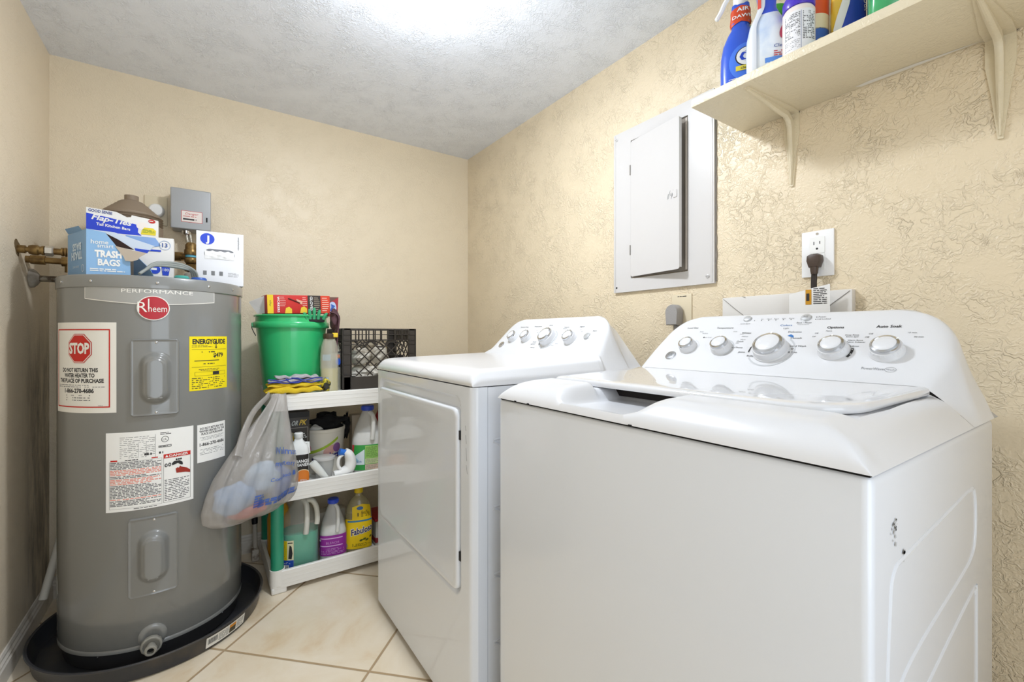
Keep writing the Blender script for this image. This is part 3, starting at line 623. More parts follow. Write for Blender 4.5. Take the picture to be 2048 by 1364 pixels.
def cabinet_side(b, x0, x1, y, sgn, z0, z1):
    b.box(((x0 + x1) / 2, y + sgn * .0, (z0 + z1) / 2), (x1 - x0, .004, z1 - z0), ENAMEL)

# ---- washer
WY, WH = .507, .343; W0 = WY - WH; WX = .546; SEAM = .815
t = thing('washing_machine', 'white top loading washing machine nearest the camera with chrome ringed knobs', 'washing machine', (.84, WY, 0))
b = MB(); b.box(((WX + .003 + 1.105) / 2, WY, (.018 + SEAM - .0015) / 2), (1.105 - WX - .003, 2 * WH - .003, SEAM - .0015 - .018), ENAMEL, .010, seg=3)
F = planeF((0, W0 + .0015, 0), (1, 0, 0), (0, 0, 1))
# stamped panels in the side: raised beads
for q in ([(.585, .02), (.590, .52), (.600, .66), (.612, .700), (.655, .708), (.80, .716), (.945, .724), (.972, .715), (.980, .68), (.974, .64), (.950, .622), (.90, .612), (.70, .588), (.63, .570), (.610, .55), (.606, .50), (.606, .02)],
          [(.640, .02), (.645, .48), (.665, .512), (.74, .529), (.95, .566), (.978, .56), (.985, .52), (.985, .02)]):
    b.tube(smooth_path([F(x, y, -.0025) for x, y in q], 5), .0042, ENAMEL, 8)
for cx, cz, n, R in ((.612, .747, 16, .010), (.640, .712, 7, .006)):
    rn = random.Random(n)
    for _ in range(n):
        px = cx + rn.gauss(0, R * .5); pz = cz + rn.gauss(0, R * .7); a = rn.random() * 3; e = rn.uniform(.0010, .0032)
        b.poly(F, [(px + e * math.cos(a + k * 1.25) * rn.uniform(.6, 1.2), pz + e * math.sin(a + k * 1.25) * rn.uniform(.6, 1.3)) for k in range(5)], .0012, mat('#b4b6b8', .6))
b.build('cabinet', t)
MB().box(((WX + 1.09) / 2 + .004, WY, SEAM - .001), (1.09 - WX - .004, 2 * WH - .008, .004), DARK).build('dark_seam_filler', t)  # black filler painted as shade inside the open seam
for x in (.60, 1.08):
    for y in (W0 + .05, W0 + 2 * WH - .05): MB().lathe([(.018, 0), (.020, .006), (.012, .010), (.012, .018)], mat('#3a3a3c', .6), TR(x, y, 0), 16).build('levelling_foot', t)
def wz(x, y, z):
    # recess for the lid
    k = sstep(.650, .660, x) * (1 - sstep(.960, .966, x)) * sstep(.212, .224, y) * (1 - sstep(.804, .812, y))
    z1 = z - .013 * k
    # finger scoop in the front rim
    my = sstep(.425, .500, y) * (1 - sstep(.635, .672, y)); mx = sstep(.548, .566, x) * (1 - sstep(.722, .730, x))
    f = .8225 + (.848 - .8225) * (1 - my)
    if my > 0 and z1 > f: z1 = z1 + (f - z1) * my * mx
    return z1
dst = []
prof = [(WX, .8155), (WX + .0015, .822), (WX + .005, .829), (WX + .012, .837), (WX + .020, .844), (WX + .030, .8505), (WX + .040, .8548), (WX + .050, .8568), (WX + .060, .858)]
x = WX + .065
while x < .964: prof.append((x, .858 + (x - WX - .06) * .0355)); x += .0045 if (x < .74 or x > .94) else .02
prof.append((.9650, .8709))
for x, T in prof:
    k = (T - SEAM) / .043; k = max(.02, min(1.3, k)); inn = .046 * k + .012 * sstep(.75, 1, k)
    dst.append((x, section(WY, WH, SEAM, (inn * .45, SEAM + (T - SEAM) * .62), (inn, T), T, .008, .012)))
b = MB(); skin(b, dst, PLAST, wz)
for cx, cy in ((.5455, .78), (.5455, .735), (.5452, .47)): b.box((cx, cy, SEAM + .0005), (.002, .006, .003), DARK)
b.build('top_cover', t, sharp=50)
MB().box((.7165, .552, .8375), (.004, .22, .015), mat('#1c1512', .7)).build('lid_slot_shade', t, label='dark strip for the shaded slot in finger scoop')  # near-black strip paints shade into the slot under the lid
# console
PA = Vector((.980, .885)); PB = Vector((1.090, .992)); PD = (PB - PA).normalized()
def pan(s): q = PA + PD * s; return q.x, q.y
cs = []
for s in [-.0195 + .192 * i / 46 for i in range(47)]:
    x, T = pan(s)
    if s > .150: T -= (s - .150) ** 2 * 3.2
    if s < 0: T += 0
    k = sstep(-.02, .07, s); inn = .058 - .024 * k + .012 * sstep(.06, .17, s) + consolepts(s, .062) * .75
    cs.append((x, section(WY - .012 * k, WH - .012 * k, SEAM, (.026 - .010 * k, SEAM + .028 + .02 * k), (inn, T), T, .024, .014 + .024 * sstep(0, .12, s))))
xe, Te = cs[-1][0], cs[-1][1][len(cs[-1][1]) // 2].y
for i, (dx, T) in enumerate(((.006, Te + .0015), (.014, Te + .001), (.022, Te - .006), (.030, Te - .018), (1.104 - xe, Te - .032), (1.1045 - xe, SEAM + .02))):
    inn = (.095, .091, .083, .075, .065, .065)[i]
    cs.append((xe + dx, section(WY - .012, WH - .012, SEAM, (.024, SEAM + .022), (inn, T), T, .010, .03 if i < 4 else .02 if i < 5 else .002)))
b = MB(); skin(b, cs, PLAST)
CF0 = planeF((PA.x, 0, PA.y), (0, -1, 0), (PD.x, 0, PD.y)); CF = lambda x, y, off=0: CF0(x * 1.024, y, off)
CP = lambda y, s, off=0: CF(-y, s, off)          # y is the world y, s up the slope
TXT = lambda s_, y, v, h, m=INK, w=None, al='C', **k: b.text(CF, s_, -y, v, h, m, .0006, w=w, al=al, **k)
TXT('Load Size', .693, .126, .0052, w=.030); TXT('Temperature', .606, .1245, .0052, w=.042); TXT('Options', .374, .121, .0062, w=.029, bold=.02); TXT('Auto Soak', .289, .1215, .0068, w=.038, bold=.02)
TXT('Colors', .469, .130, .0058, mat('#2f6fb3', .5), w=.024); TXT('Light', .466, .121, .0042, INKG); TXT('Delicates', .445, .109, .0045, w=.026); TXT('Casuals', .437, .090, .0048, w=.022); TXT('Speed Wash', .428, .066, .0048, w=.033)
TXT('Drain & Spin', .440, .048, .0045, w=.034); TXT('Active Wear', .466, .036, .0045, w=.032); TXT('Bulky Items', .503, .033, .0045, w=.032); TXT('Jeans', .535, .044, .0045, w=.015); TXT('Towels/Sheets', .556, .058, .0045, w=.036)
TXT('Quick', .551, .078, .0045, w=.016); TXT('Whites', .547, .106, .0052, w=.022); TXT('Heavy', .546, .095, .0042, INKG)
for y, v, s_ in ((.667, .112, 'Small'), (.657, .106, 'Medium'), (.648, .092, 'Super Load'), (.580, .112, 'Cold'), (.561, .103, 'Cool'), (.553, .085, 'Warm'), (.559, .073, 'Hot')): TXT(s_, y, v, .0032, INKG, al='L')
for y, v, s_ in ((.352, .100, 'Deep Rinse'), (.349, .095, 'Extra Spin'), (.345, .085, 'Warm Rinse'), (.345, .080, 'Fabric Softener'), (.345, .069, 'Extra Rinse'), (.259, .106, '15 min'), (.249, .095, '30 min'), (.388, .112, 'None')): TXT(s_, y, v, .0034, INK, al='L')
for y, v in ((.403, .105), (.405, .095), (.312, .103), (.316, .094)): TXT('Off', y, v, .0034, INK)
for i in range(6): b.disc(CF, -(.544 - .0158 * i), .151, .0011, .0011, .0006, INK, 10)
for i, s_ in enumerate(('Fill', 'Wash', 'Rinse', 'Spin', 'Done')): TXT(s_, .528 - .0158 * i, .1535, .0034, INKG)
TXT('Cycle Signal', .562, .139, .0034, INKG); TXT('Start / Pause', .436, .138, .0045, w=.029); TXT('Hold to cancel', .436, .1335, .0026, INKG)
TXT('Power', .413, .1555, .0038, al='L'); TXT('Lid Locked', .413, .1485, .0038, al='L'); b.disc(CF, -.4165, .157, .0012, .0012, .0006, INK, 10); b.disc(CF, -.4165, .150, .0012, .0012, .0006, INK, 10)
TXT('PowerWave', .291, .012, .0058, GREY, w=.032); b.ring(CF, -.266, .0142, .0075, .0052, .0006, .0006, GREY); TXT('Wash', .266, .0125, .0036, GREY)
for (y0, v0, R, a0, a1, m_, wd) in ((.475, .053, .043, -2.6, .9, mat('#c3c5c8', .5), .0035), (.475, .053, .0435, 2.9, 3.3, INK, .003), (.361, .057, .0275, -.55, .25, INK, .0045), (.361, .057, .028, .25, 2.8, mat('#c3c5c8', .5), .0006), (.587, .057, .0265, -1, 1.3, mat('#c3c5c8', .5), .0025), (.674, .057, .027, 0, 1.2, mat('#c3c5c8', .5), .0006)):
    b.ring(CF, -y0, v0, R, R, wd, .0006, m_, 24, a0, a1)
b.poly(CF, [(-.456, .099), (-.4425, .093), (-.444, .099), (-.450, .1035)], .0008, mat('#2f6fb3', .5)); b.disc(CF, -.647, .093, .0018, .0018, .0006, INK, 12); b.ring(CF, -.435, .060, .0016, .0016, .0009, .0006, INK, 12)
for v in (.050, .062): b.disc(CF, -.3325 + .001, v - .001, .0012, .0012, .0009, WHITE, 10)
b.build('control_panel', t, sharp=50)
for y, s_, r, h, yw in ((.674, .058, .0205, .022, .5), (.587, .058, .0225, .024, 0), (.475, .054, .0335, .028, 0), (.361, .058, .0245, .024, .1), (.279, .058, .0245, .024, -.9)): knob(t, CF, -y, s_, r, h, yw)
def button(par, F, x, y, r, h=.004, m=None, txt=None, rx=None):
    b = MB(); c = F(x, y, 0); n = (F(x, y, 1) - c).normalized(); u = (F(x, y + 1, 0) - c).normalized(); K = Matrix.Translation(c) @ Matrix((u.cross(n), u, n)).transposed().to_4x4()
    b.lathe([(r * 1.15, -.001), (r * 1.15, .0010), (r * 1.02, .0016), (r * .98, h), (r * .6, h * 1.2), (.0003, h * 1.25)], m or mat('#c6c8ca', .3, .4), K, 28, sx=rx or 1, caps=False)
    if txt: b.text(lambda a, c_, off=0: K @ Vector((a, c_, h * 1.28 + off)), txt, 0, -r * .3, r * .7, GREY, .0002)
    return b
button(t, CF, -.562, .157, .0085).build('button', t); button(t, CF, -.436, .155, .0095, txt='>II').build('button', t)
button(t, CF, -.709, .0265, .0125, .003, CHROME, 'GE').build('badge', t, label='round chrome maker badge')
# lid
def lidring(d, z):
    y0, y1, x1 = .215 + d, .803 - d, .9635 - d * .3; xf = .672 + d
    P = [(x1, y1), (xf + .012, y1)] + [tuple(q) for q in arc((xf + .012, y1), (xf, y1), (xf, y1 - .014), 4)][1:]
    P += [(xf, .55), (xf, y0 + .11)] + [tuple(q) for q in arc((xf, y0 + .11), (xf + .004, y0 + .020), (xf + .075, y0 + .012), 10)][1:] + [(x1, y0)]
    return [Vector((x, y, z + .858 + (x - .606) * .0355)) for x, y in P]
b = MB(); b.loft([lidring(.006, -.0125), lidring(.001, -.0115), lidring(0, -.009), lidring(0, -.0035), lidring(.002, -.0008), lidring(.006, .0006), lidring(.02, .0012), lidring(.045, .0009)], LIDM)
b.build('lid', t, sharp=50)

# ---- dryer
DY, DH = 1.247, .343; D0 = DY - DH; DX = .512; DS = .836
t = thing('clothes_dryer', 'white front loading clothes dryer behind the washer beside the shelf unit', 'dryer', (.82, DY, 0))
b = MB(); b.box(((DX + .042 + 1.10) / 2, DY, (.018 + DS - .002) / 2), (1.10 - DX - .042, 2 * DH - .002, DS - .020), ENAM2, .003)
F = planeF((0, D0 + .001, 0), (1, 0, 0), (0, 0, 1))
for zc in (.12, .28, .44, .60): b.tube(smooth_path([F(x, y, -.002) for x, y in ((.60, zc + .03), (.592, zc + .05), (.592, zc + .09), (.60, zc + .11), (1.0, zc + .11))], 4), .004, ENAM2, 8)
b.build('cabinet', t)
# front panel with sunk surround
def dfr(y, z):
    e = min(y - D0, D0 + 2 * DH - y); h = 0
    if e < .016: h = .016 - math.sqrt(max(0, .016 ** 2 - (.016 - e) ** 2))
    def inr(y0, z0, y1, z1, r):
        qx = abs(y - (y0 + y1) / 2) - ((y1 - y0) / 2 - r); qz = abs(z - (z0 + z1) / 2) - ((z1 - z0) / 2 - r)
        return math.hypot(max(qx, 0), max(qz, 0)) + min(max(qx, qz), 0) - r
    h += .009 * sstep(.001, -.006, inr(.962, .325, 1.556, .808, .03))
    return h
b = MB(); nu, nv = 150, 190
b.grid(lambda i, j: Vector((DX + dfr(D0 + 2 * DH * (1 - i / (nu - 1)), .022 + (DS - .024) * j / (nv - 1)), D0 + 2 * DH * (1 - i / (nu - 1)), .022 + (DS - .024) * j / (nv - 1))), nu, nv, ENAMEL)
for y in (D0, D0 + 2 * DH):
    b.add([(DX + .016, y, .022), (DX + .041, y, .022), (DX + .041, y, DS - .002), (DX + .016, y, DS - .002)], [(0, 1, 2, 3)], ENAMEL)
b.add([(DX + .01, D0 + .003, .022), (DX + .041, D0, .022), (DX + .041, D0 + 2 * DH, .022), (DX + .01, D0 + 2 * DH - .003, .022)], [(0, 1, 2, 3)], ENAMEL)
for k, (z, dz) in enumerate(((.73, .012), (.70, .02), (.66, .03), (.63, .02))):
    b.tube([(DX + .0001, D0 + .030 - k * .002, z), (DX + .0001, D0 + .034 - k * .002, z + dz)], .0007, GREY, 5)
b.build('front_panel', t, sharp=50)
b = MB(); R0 = rrect(-1.550, .334, -.970, .778, .022, 6)
DF = lambda x, y, off=0: Vector((DX + .006 - off, -x, y))
def ins(d): return rrect(-1.550 + d, .334 + d, -.970 - d, .778 - d, .022, 6)
b.loft([[DF(x, y, o) for x, y in ins(d)] for d, o in ((0, -.003), (0, .006), (.002, .010), (.006, .0115), (.014, .0105), (.020, .0095))], ENAMEL)
b.build('door', t, sharp=60)
for z in (.714, .422):
    b = MB(); b.box((DX + .005, .9655, z), (.012, .008, .022), BLACK, .001); b.build('door_hinge', t, label='small black door hinge')
MB().box(((DX + 1.09) / 2 + .01, DY, DS - .0005), (1.09 - DX - .03, 2 * DH - .012, .005), DARK).build('dark_seam_filler', t)  # black filler stands for the shade in the gap under the cover
for x in (.60, 1.04):
    for y in (D0 + .05, D0 + 2 * DH - .05): MB().lathe([(.018, 0), (.020, .006), (.012, .010), (.012, .018)], mat('#3a3a3c', .6), TR(x, y, 0), 16).build('levelling_foot', t)
dprof = [(DX + .001, .8365), (DX, .842), (DX + .002, .850), (DX + .006, .858), (DX + .012, .865), (DX + .020, .8705), (DX + .032, .874), (DX + .05, .8755)]
x = DX + .07
while x < .93: dprof.append((x, .8755 + (x - DX - .05) * .030)); x += .03
dprof.append((.93, .8866)); dst = []
for x, T in dprof:
    k = (T - DS) / .0395; e = .014 * min(1, k)
    dst.append((x, section(DY, DH + .001, DS, (.001, DS + (T - DS) * .35), (e + .006, T), T, .008, .012)))
b = MB(); skin(b, dst, PLAST)
cs = []; QA = Vector((.945, .887)); QB = Vector((1.05, 1.010)); QD = (QB - QA).normalized()
for s in [-.002 + .176 * i / 46 for i in range(47)]:
    q = QA + QD * s; x, T = q
    if s > .150: T -= (s - .150) ** 2 * 3.2
    inn = .045 + .030 * sstep(0, .17, s) + consolepts(s + .0, .055) * .8
    k = sstep(-.002, .03, s); inn = .02 + (inn - .02) * k
    cs.append((x, section(DY, DH + .001, DS, (.004 + .020 * k, DS + .018 + .02 * k), (inn, T), T, .010 + .02 * k, .012 + .016 * k)))
mid = []
for i in range(1, 6):
    u = i / 6; x = .93 + (cs[0][0] - .93) * u; T = .8866 + (cs[0][1][len(cs[0][1]) // 2].y - .8866) * u * u; mid.append((x, section(DY, DH + .001, DS, (.002, DS + .016), (.020, T), T, .010, .012)))
xe, Te = cs[-1][0], cs[-1][1][len(cs[-1][1]) // 2].y
for i, (dx, T) in enumerate(((.008, Te + .001), (.018, Te), (.030, Te - .006), (.040, Te - .014), (1.128 - xe, Te - .030), (1.1285 - xe, DS + .01))):
    inn = .118 + .006 * i
    cs.append((xe + dx, section(DY, DH + .001, DS, (.024, DS + .020), (inn if i < 5 else .03, T), T, .012 if i < 5 else .002, .03 if i < 5 else .004)))
b.build('top_cover', t, sharp=50)
b = MB(); skin(b, [dst[-1]] + mid + cs, PLAST)
EF = planeF((QA.x, 0, QA.y), (0, -1, 0), (QD.x, 0, QD.y))
TXT = lambda s_, y, v, h, m=INK, w=None, al='C', **k: b.text(EF, s_, -y, v, h, m, .0006, w=w, al=al, **k)
TXT('Sensor Dry', 1.408, .129, .0052, w=.05); TXT('Temperature', 1.325, .131, .0052, w=.045); TXT('Signal', 1.085, .125, .0055, w=.022); TXT('Start', 1.015, .106, .0050, w=.018)
TXT('Cottons', 1.252, .135, .0045, w=.02); TXT('Normal', 1.165, .118, .0040); TXT('Timed Dry', 1.160, .124, .0042)
for i, s_ in enumerate(('Easy Care', 'Delicates', 'Air Fluff', 'Damp')): TXT(s_, 1.150 + .004 * i, .113 - .007 * i, .0034, INKG, al='L')
for i, s_ in enumerate(('More Dry', 'Less Dry', 'Mixed Load')): TXT(s_, 1.273, .058 - .006 * i, .0038, INK, al='R')
TXT('Warm Up', 1.275, .031, .0042, INK); TXT('Off', 1.225, .030, .0042, INK); TXT('40 min', 1.175, .044, .0036, INKG); TXT('60 min', 1.158, .052, .0036, INKG)
for y, v, s_ in ((1.395, .108, 'Less'), (1.375, .112, 'More'), (1.318, .112, 'Low'), (1.308, .102, 'High'), (1.085, .112, 'On'), (1.075, .104, 'Off')): TXT(s_, y, v, .0034, INKG, al='L')
b.ring(EF, -1.218, .072, .0375, .0375, .0035, .0006, mat('#c3c5c8', .5), 30, -2.4, 1.2); b.ring(EF, -1.218, .072, .0375, .0375, .0035, .0008, INK, 8, 3.5, 3.9)
b.build('control_panel', t, sharp=50)
for y, s_, r, h, yw in ((1.432, .078, .0215, .024, .2), (1.348, .080, .0225, .024, -.3), (1.218, .0745, .0315, .032, 0), (1.104, .0745, .0225, .026, 0)): knob(t, EF, -y, s_, r, h, yw)
button(t, EF, -1.034, .0855, .0115, .005).build('button', t); button(t, EF, -1.484, .042, .0125, .003, CHROME, 'GE').build('badge', t, label='round chrome maker badge')

# ---------------------------------------------------------------- right wall fittings
t = thing('breaker_panel', 'white painted metal electrical panel with slightly open door on right wall', 'electrical panel', (XR, .96, 1.40))
RWF = lambda y, z, off=0: Vector((XR - off, y, z))       # on the right wall, off = out of the wall
def rp(y0, z0, y1, z1, r=.003): return rrect(y0, z0, y1, z1, r, 4)
b = MB(); d = .010
# frame with a real opening
for y0, z0, y1, z1 in ((.765, 1.112, 1.162, 1.158), (.765, 1.650, 1.162, 1.695), (.765, 1.158, .853, 1.650), (1.082, 1.158, 1.162, 1.650)):
    b.box((XR - d / 2, (y0 + y1) / 2, (z0 + z1) / 2), (d, y1 - y0, z1 - z0), PANELM)
for y, z in ((.772, 0), (1.155, 0)): b.box((XR - d - .0005, y, 1.4035), (.002, .006, .575), PANELM, .0008)
b.box((XR - .004, .967, 1.404), (.003, .222, .486), mat('#8c8378', .7)); b.box((XR - .0075, .8585, 1.404), (.006, .006, .48), mat('#c9bfb4', .5))
o = b.build('frame', t)
b = MB(); DM = Matrix.Translation((XR - d - .001, 1.080, 0)) @ Matrix.Rotation(math.radians(-7.5), 4, 'Z')
# door is hinged at the far side, its near edge stands off the frame
DFm = lambda y, z, off=0: DM @ Vector((-off, y, z))
b.prism(DFm, rrect(-.220, 1.164, -.001, 1.645, .008, 4), 0, .0022, PANELM)
b.prism(DFm, [(-.220, 1.17), (-.2185, 1.17), (-.2185, 1.64), (-.220, 1.64)], -.009, 0, PANELM)
for k in range(7): b.tube([DFm(-.200 + .004 * k, 1.412 + .006 * math.sin(k * 2), .0026), DFm(-.196 + .004 * k, 1.398 + .008 * math.cos(k * 1.7), .0026)], .0006, GREY, 5)
dr = b.build('door', t)
b = MB(); b.prism(DFm, rrect(-.212, 1.392, -.196, 1.416, .003), .0022, .0045, PANELM); b.build('latch', dr)
for z in (1.545, 1.26):
    b = MB(); b.box((XR - d - .002, 1.083, z), (.005, .004, .034), mat('#a8a39d', .5)); b.build('hinge', t)
for y, z in ((1.148, 1.675), (.785, 1.135)):
    b = MB(); b.lathe([(.006, 0), (.006, .002), (.004, .0035), (.0003, .004)], PANELM, Matrix.Translation((XR - d, y, z)) @ Matrix.Rotation(-math.pi / 2, 4, 'Y'), 14); b.box((XR - d - .004, y, z), (.0008, .009, .0014), GREY); b.build('screw', t)
b = MB(); b.lathe([(.0035, 0), (.0035, .0004), (.0003, .0005)], DARK, Matrix.Translation((XR - d, 1.148, 1.130)) @ Matrix.Rotation(-math.pi / 2, 4, 'Y'), 14); b.build('screw_hole', t)
b = MB(); rn = random.Random(3); P = []
for i in range(40): P.append((XR - .0012, .7625 + rn.uniform(-.0012, .0016), 1.118 + .57 * i / 39))
b.tube(P, .0024, mat('#8f877c', .8), 6); b.build('wall_gap_strip', t, label='rough grey strip for the wall gap along near edge')  # grey strip paints the shaded gap where the wall was cut
# outlet
t = thing('wall_outlet', 'white double wall outlet plate on right wall above the washer', 'outlet', (XR, .4925, 1.10))
b = MB(); b.box((XR - .003, .4925, 1.1595), (.006, .0715, .1145), mat('#f3f3f4', .35), .002); b.build('cover_plate', t)
OF = planeF((XR - .0061, .4925, 1.1595), (0, -1, 0), (0, 0, 1))
for dz in (.021, -.021):
    b = MB(); b.prism(OF, rrect(-.0165, dz - .0205, .0165, dz + .0205, .002), 0, .0015, WHITE)
    b.patch(OF, -.0078, dz + .001, -.0060, dz + .009, .0017, INK); b.patch(OF, .0052, dz + .002, .0070, dz + .009, .0017, INK); b.disc(OF, 0, dz - .009, .0026, .0026, .0017, INK, 12); b.build('socket', t)
b = MB(); b.lathe([(.003, 0), (.003, .001), (.0003, .0012)], CHROME, Matrix.Translation((XR - .006, .4925, 1.2085)) @ Matrix.Rotation(-math.pi / 2, 4, 'Y'), 12); b.build('screw', t)
# washer plug and cord
t = thing('power_cord', 'brown three prong plug and cord in the lower socket of the outlet', 'power cord', (XR - .008, .4925, 1.12))
BR = mat('#4a3c33', .45); b = MB(); KF = OF
b.loft([[KF(x * k, -.020 + (y) * k2, o) for x, y in ((-.015, .013), (-.008, .017), (.008, .017), (.015, .013), (.016, 0), (.011, -.016), (-.011, -.016), (-.016, 0))] for o, k, k2 in ((.002, .9, .9), (.006, 1, 1), (.020, 1, 1), (.027, .85, .9), (.029, .6, .6))], BR)
b.tube([KF(0, -.034, .017), KF(0, -.045, .017), KF(0, -.052, .016)], [.0095, .0085, .0075], BR, 14); b.build('plug', t)
b = MB(); pth = smooth_path([KF(0, -.048, .016), KF(-.0005, -.075, .018), KF(.002, -.11, .024), KF(.003, -.16, .030), KF(.004, -.30, .035)], 6)
for dx in (-.0035, 0, .0035): b.tube([p + Vector((0, dx, 0)) for p in pth], .0034, mat('#2f2824', .45), 8)
b.build('cord', t)
b = MB(); TF = lambda x, y, off=0: Vector((XR - .048 + .010 * math.sin(x * 30) - off, .470 - x * .96, 1.074 + .16 * x * (x < .03) + .0 + y))
g = lambda i, j: Vector((XR - .050 - .006 * math.sin(i / 12 * 3.1), .5385 - .090 * i / 12, 1.0 + (.058 + .019 * i / 12) * j / 4))
b.grid(g, 13, 5, mat('#ecebe9', .4)); GF = lambda x, y, off=0: Vector((XR - .050 - .006 * math.sin(x / .090 * 3.1) - off, .5385 - x, 1.0 + y))
b.patch(GF, .040, .03, .053, .0665, .0006, mat('#c8901f', .5), 4); b.micro(GF, .042, .03, .051, .066, 1, INK, .0010, .5); b.micro(GF, .057, .03, .084, .070, 9, INK, .0008, .4, seed=3)
b.build('warning_tag', t, label='white cord tag with amber stripe')
# box flaps fixed on the wall behind the console
t = thing('cardboard_box', 'white folded box panel mounted on wall behind the washer console', 'box', (XR, .573, .93))
b = MB(); CB = mat('#e2dfdb', .5); b.box((XR - .011, .573, 1.005), (.022, .318, .118), CB, .003)
for P in ([(XR - .0225, .728, 1.060), (XR - .0235, .695, 1.032), (XR - .0225, .668, 1.010)], [(XR - .0225, .418, 1.060), (XR - .0230, .45, 1.035), (XR - .0225, .48, 1.010)], [(XR - .0225, .672, 1.064), (XR - .0235, .664, 1.061)]):
    b.tube(P, .0008, mat('#8b8783', .7), 6)
b.build('panel', t)
# dryer plug
t = thing('dryer_plug', 'grey round dryer plug in cream wall plate left of washer console', 'plug', (XR, .885, .98))
b = MB(); b.box((XR - .002, .880, 1.030), (.004, .072, .116), mat('#ddd0b4', .45), .0015); b.micro(RWF, .862, 1.078, .905, 1.082, 1, INK, .0045, .6); b.build('wall_plate', t)
b = MB(); PG = mat('#a09d9b', .45, bump=.2, bscale=200)
b.loft([[Vector((XR - o, .893 + y * k, 1.028 + z * k)) for y, z in [(.023 * math.cos(a), .026 * math.sin(a)) if math.sin(a) > -.2 else (.023 * math.cos(a) * .9, -.040 + .0 * a) for a in [2 * math.pi * i / 24 for i in range(24)]]] for o, k in ((.004, .8), (.010, 1), (.036, 1), (.040, .93))], PG)
b.build('plug_body', t); b = MB(); b.tube([(XR - .018, .890, 1.00), (XR - .020, .888, .965), (XR - .03, .885, .90)], .008, mat('#8f8d8b', .5)); b.build('cord', t)
# ---------------------------------------------------------------- wall shelf
SH0, SH1 = 1.534, 1.5545
t = thing('wall_shelf', 'long cream painted wooden shelf on metal brackets high on right wall', 'shelf', (XR, .10, SH0))
b = MB(); b.box(((1.025 + XR) / 2, (.685 - .45) / 2, (SH0 + SH1) / 2), (XR - 1.025, 1.135, SH1 - SH0), CREAM, .003)
WP = mat('#e8e4dc', .6); rn = random.Random(8)
SF = lambda x, y, off=0: Vector((x, y, SH0 - off)); b.poly(SF, [(1.262, .40), (1.262, .20), (1.256, .25), (1.250, .30), (1.248, .38), (1.252, .41)], .0004, WP)
b.build('board', t)
def bracket(y, wd, L, par):
    b = MB(); zt = SH0; X = XR
    WLf = lambda a, c, off=0: Vector((X - off, y + a, zt - c)); SLf = lambda a, c, off=0: Vector((X - c, y + a, zt - off))
    h = wd / 2
    b.prism(WLf, [(-h, .0), (-h, .055), (-h * .62, L * .55), (-.004, L), (.004, L), (h * .62, L * .55), (h, .055), (h, .0)], 0, .0042, CREAM)
    b.prism(SLf, [(-h, .0), (-h, .055), (-h * .62, .13), (-.004, .226), (.004, .226), (h * .62, .13), (h, .055), (h, .0)], 0, .0042, CREAM)
    # folded rib: triangular ridge running along both leaves and across the corner
    n = 14; rings = []
    for i in range(n + 1):
        u = i / n
        if u < .45: p = Vector((X - .222 + (.222 - .028) * (u / .45), y, zt - .005 - .012 * sstep(0, .45, u))); 
        elif u > .55: p = Vector((X - .005 - .012 * (1 - (u - .55) / .45), y, zt - .034 - (L - .039) * ((u - .55) / .45)))
        else:
            v = (u - .45) / .10; p = Vector((X - .028 + .011 * v, y, zt - .017 - .017 * v))
        s_ = .0045 * (math.sin(math.pi * min(1, max(0.02, u))) ** .5) + .0015
        if u < .5: rings.append([p + Vector((0, -s_, 0)), p + Vector((0, -s_ * .3, -.003)), p + Vector((0, s_ * .3, -.003)), p + Vector((0, s_, 0)), Vector((p.x, y + s_, zt)), Vector((p.x, y - s_, zt))])
        else: rings.append([p + Vector((0, -s_, 0)), p + Vector((-.003, -s_ * .3, 0)), p + Vector((-.003, s_ * .3, 0)), p + Vector((0, s_, 0)), Vector((X, y + s_, p.z)), Vector((X, y - s_, p.z))])
    b.loft(rings, CREAM)
    for z in (.055, .085): b.lathe([(.004, 0), (.004, .0015), (.0003, .003)], CREAM, Matrix.Translation((X - .002, y - wd * .33, zt - z)) @ Matrix.Rotation(-math.pi / 2, 4, 'Y'), 10)
    return b.build('bracket', par)
bracket(.553, .036, .190, t); bracket(.180, .042, .200, t)
# ---------------------------------------------------------------- products on the wall shelf
def body(b, prof, m, M, sx=1, sy=1, seg=40, p=2.6):
    """superelliptic body of revolution-like sections"""
    rings = []
    for r, z in prof:
        ring = []
        for i in range(seg):
            a = 2 * math.pi * i / seg; c, s_ = math.cos(a), math.sin(a)
            q = (abs(c) ** p + abs(s_) ** p) ** (-1 / p); ring.append(M @ Vector((r * sx * q * c, r * sy * q * s_, z)))
        rings.append(ring)
    b.loft(rings, m); return b
def lab(prof, M, sx, sy, p=2.6):
    """label frame over such a body: x is an angle-like arc length from the front"""
    def f(x, y, off=0):
        r = prof[0][0]
        for (r0, z0), (r1, z1) in zip(prof, prof[1:]):
            if z0 <= y <= z1: r = r0 + (r1 - r0) * (y - z0) / max(1e-6, z1 - z0); break
        else:
            if y > prof[-1][1]: r = prof[-1][0]
        a = -math.pi / 2 + x / (r * (sx + sy) / 2); c, s_ = math.cos(a), math.sin(a); q = (abs(c) ** p + abs(s_) ** p) ** (-1 / p)
        return M @ Vector(((r * sx + off) * q * c, (r * sy + off) * q * s_, y))
    return f
Z1 = SH1 + .0003
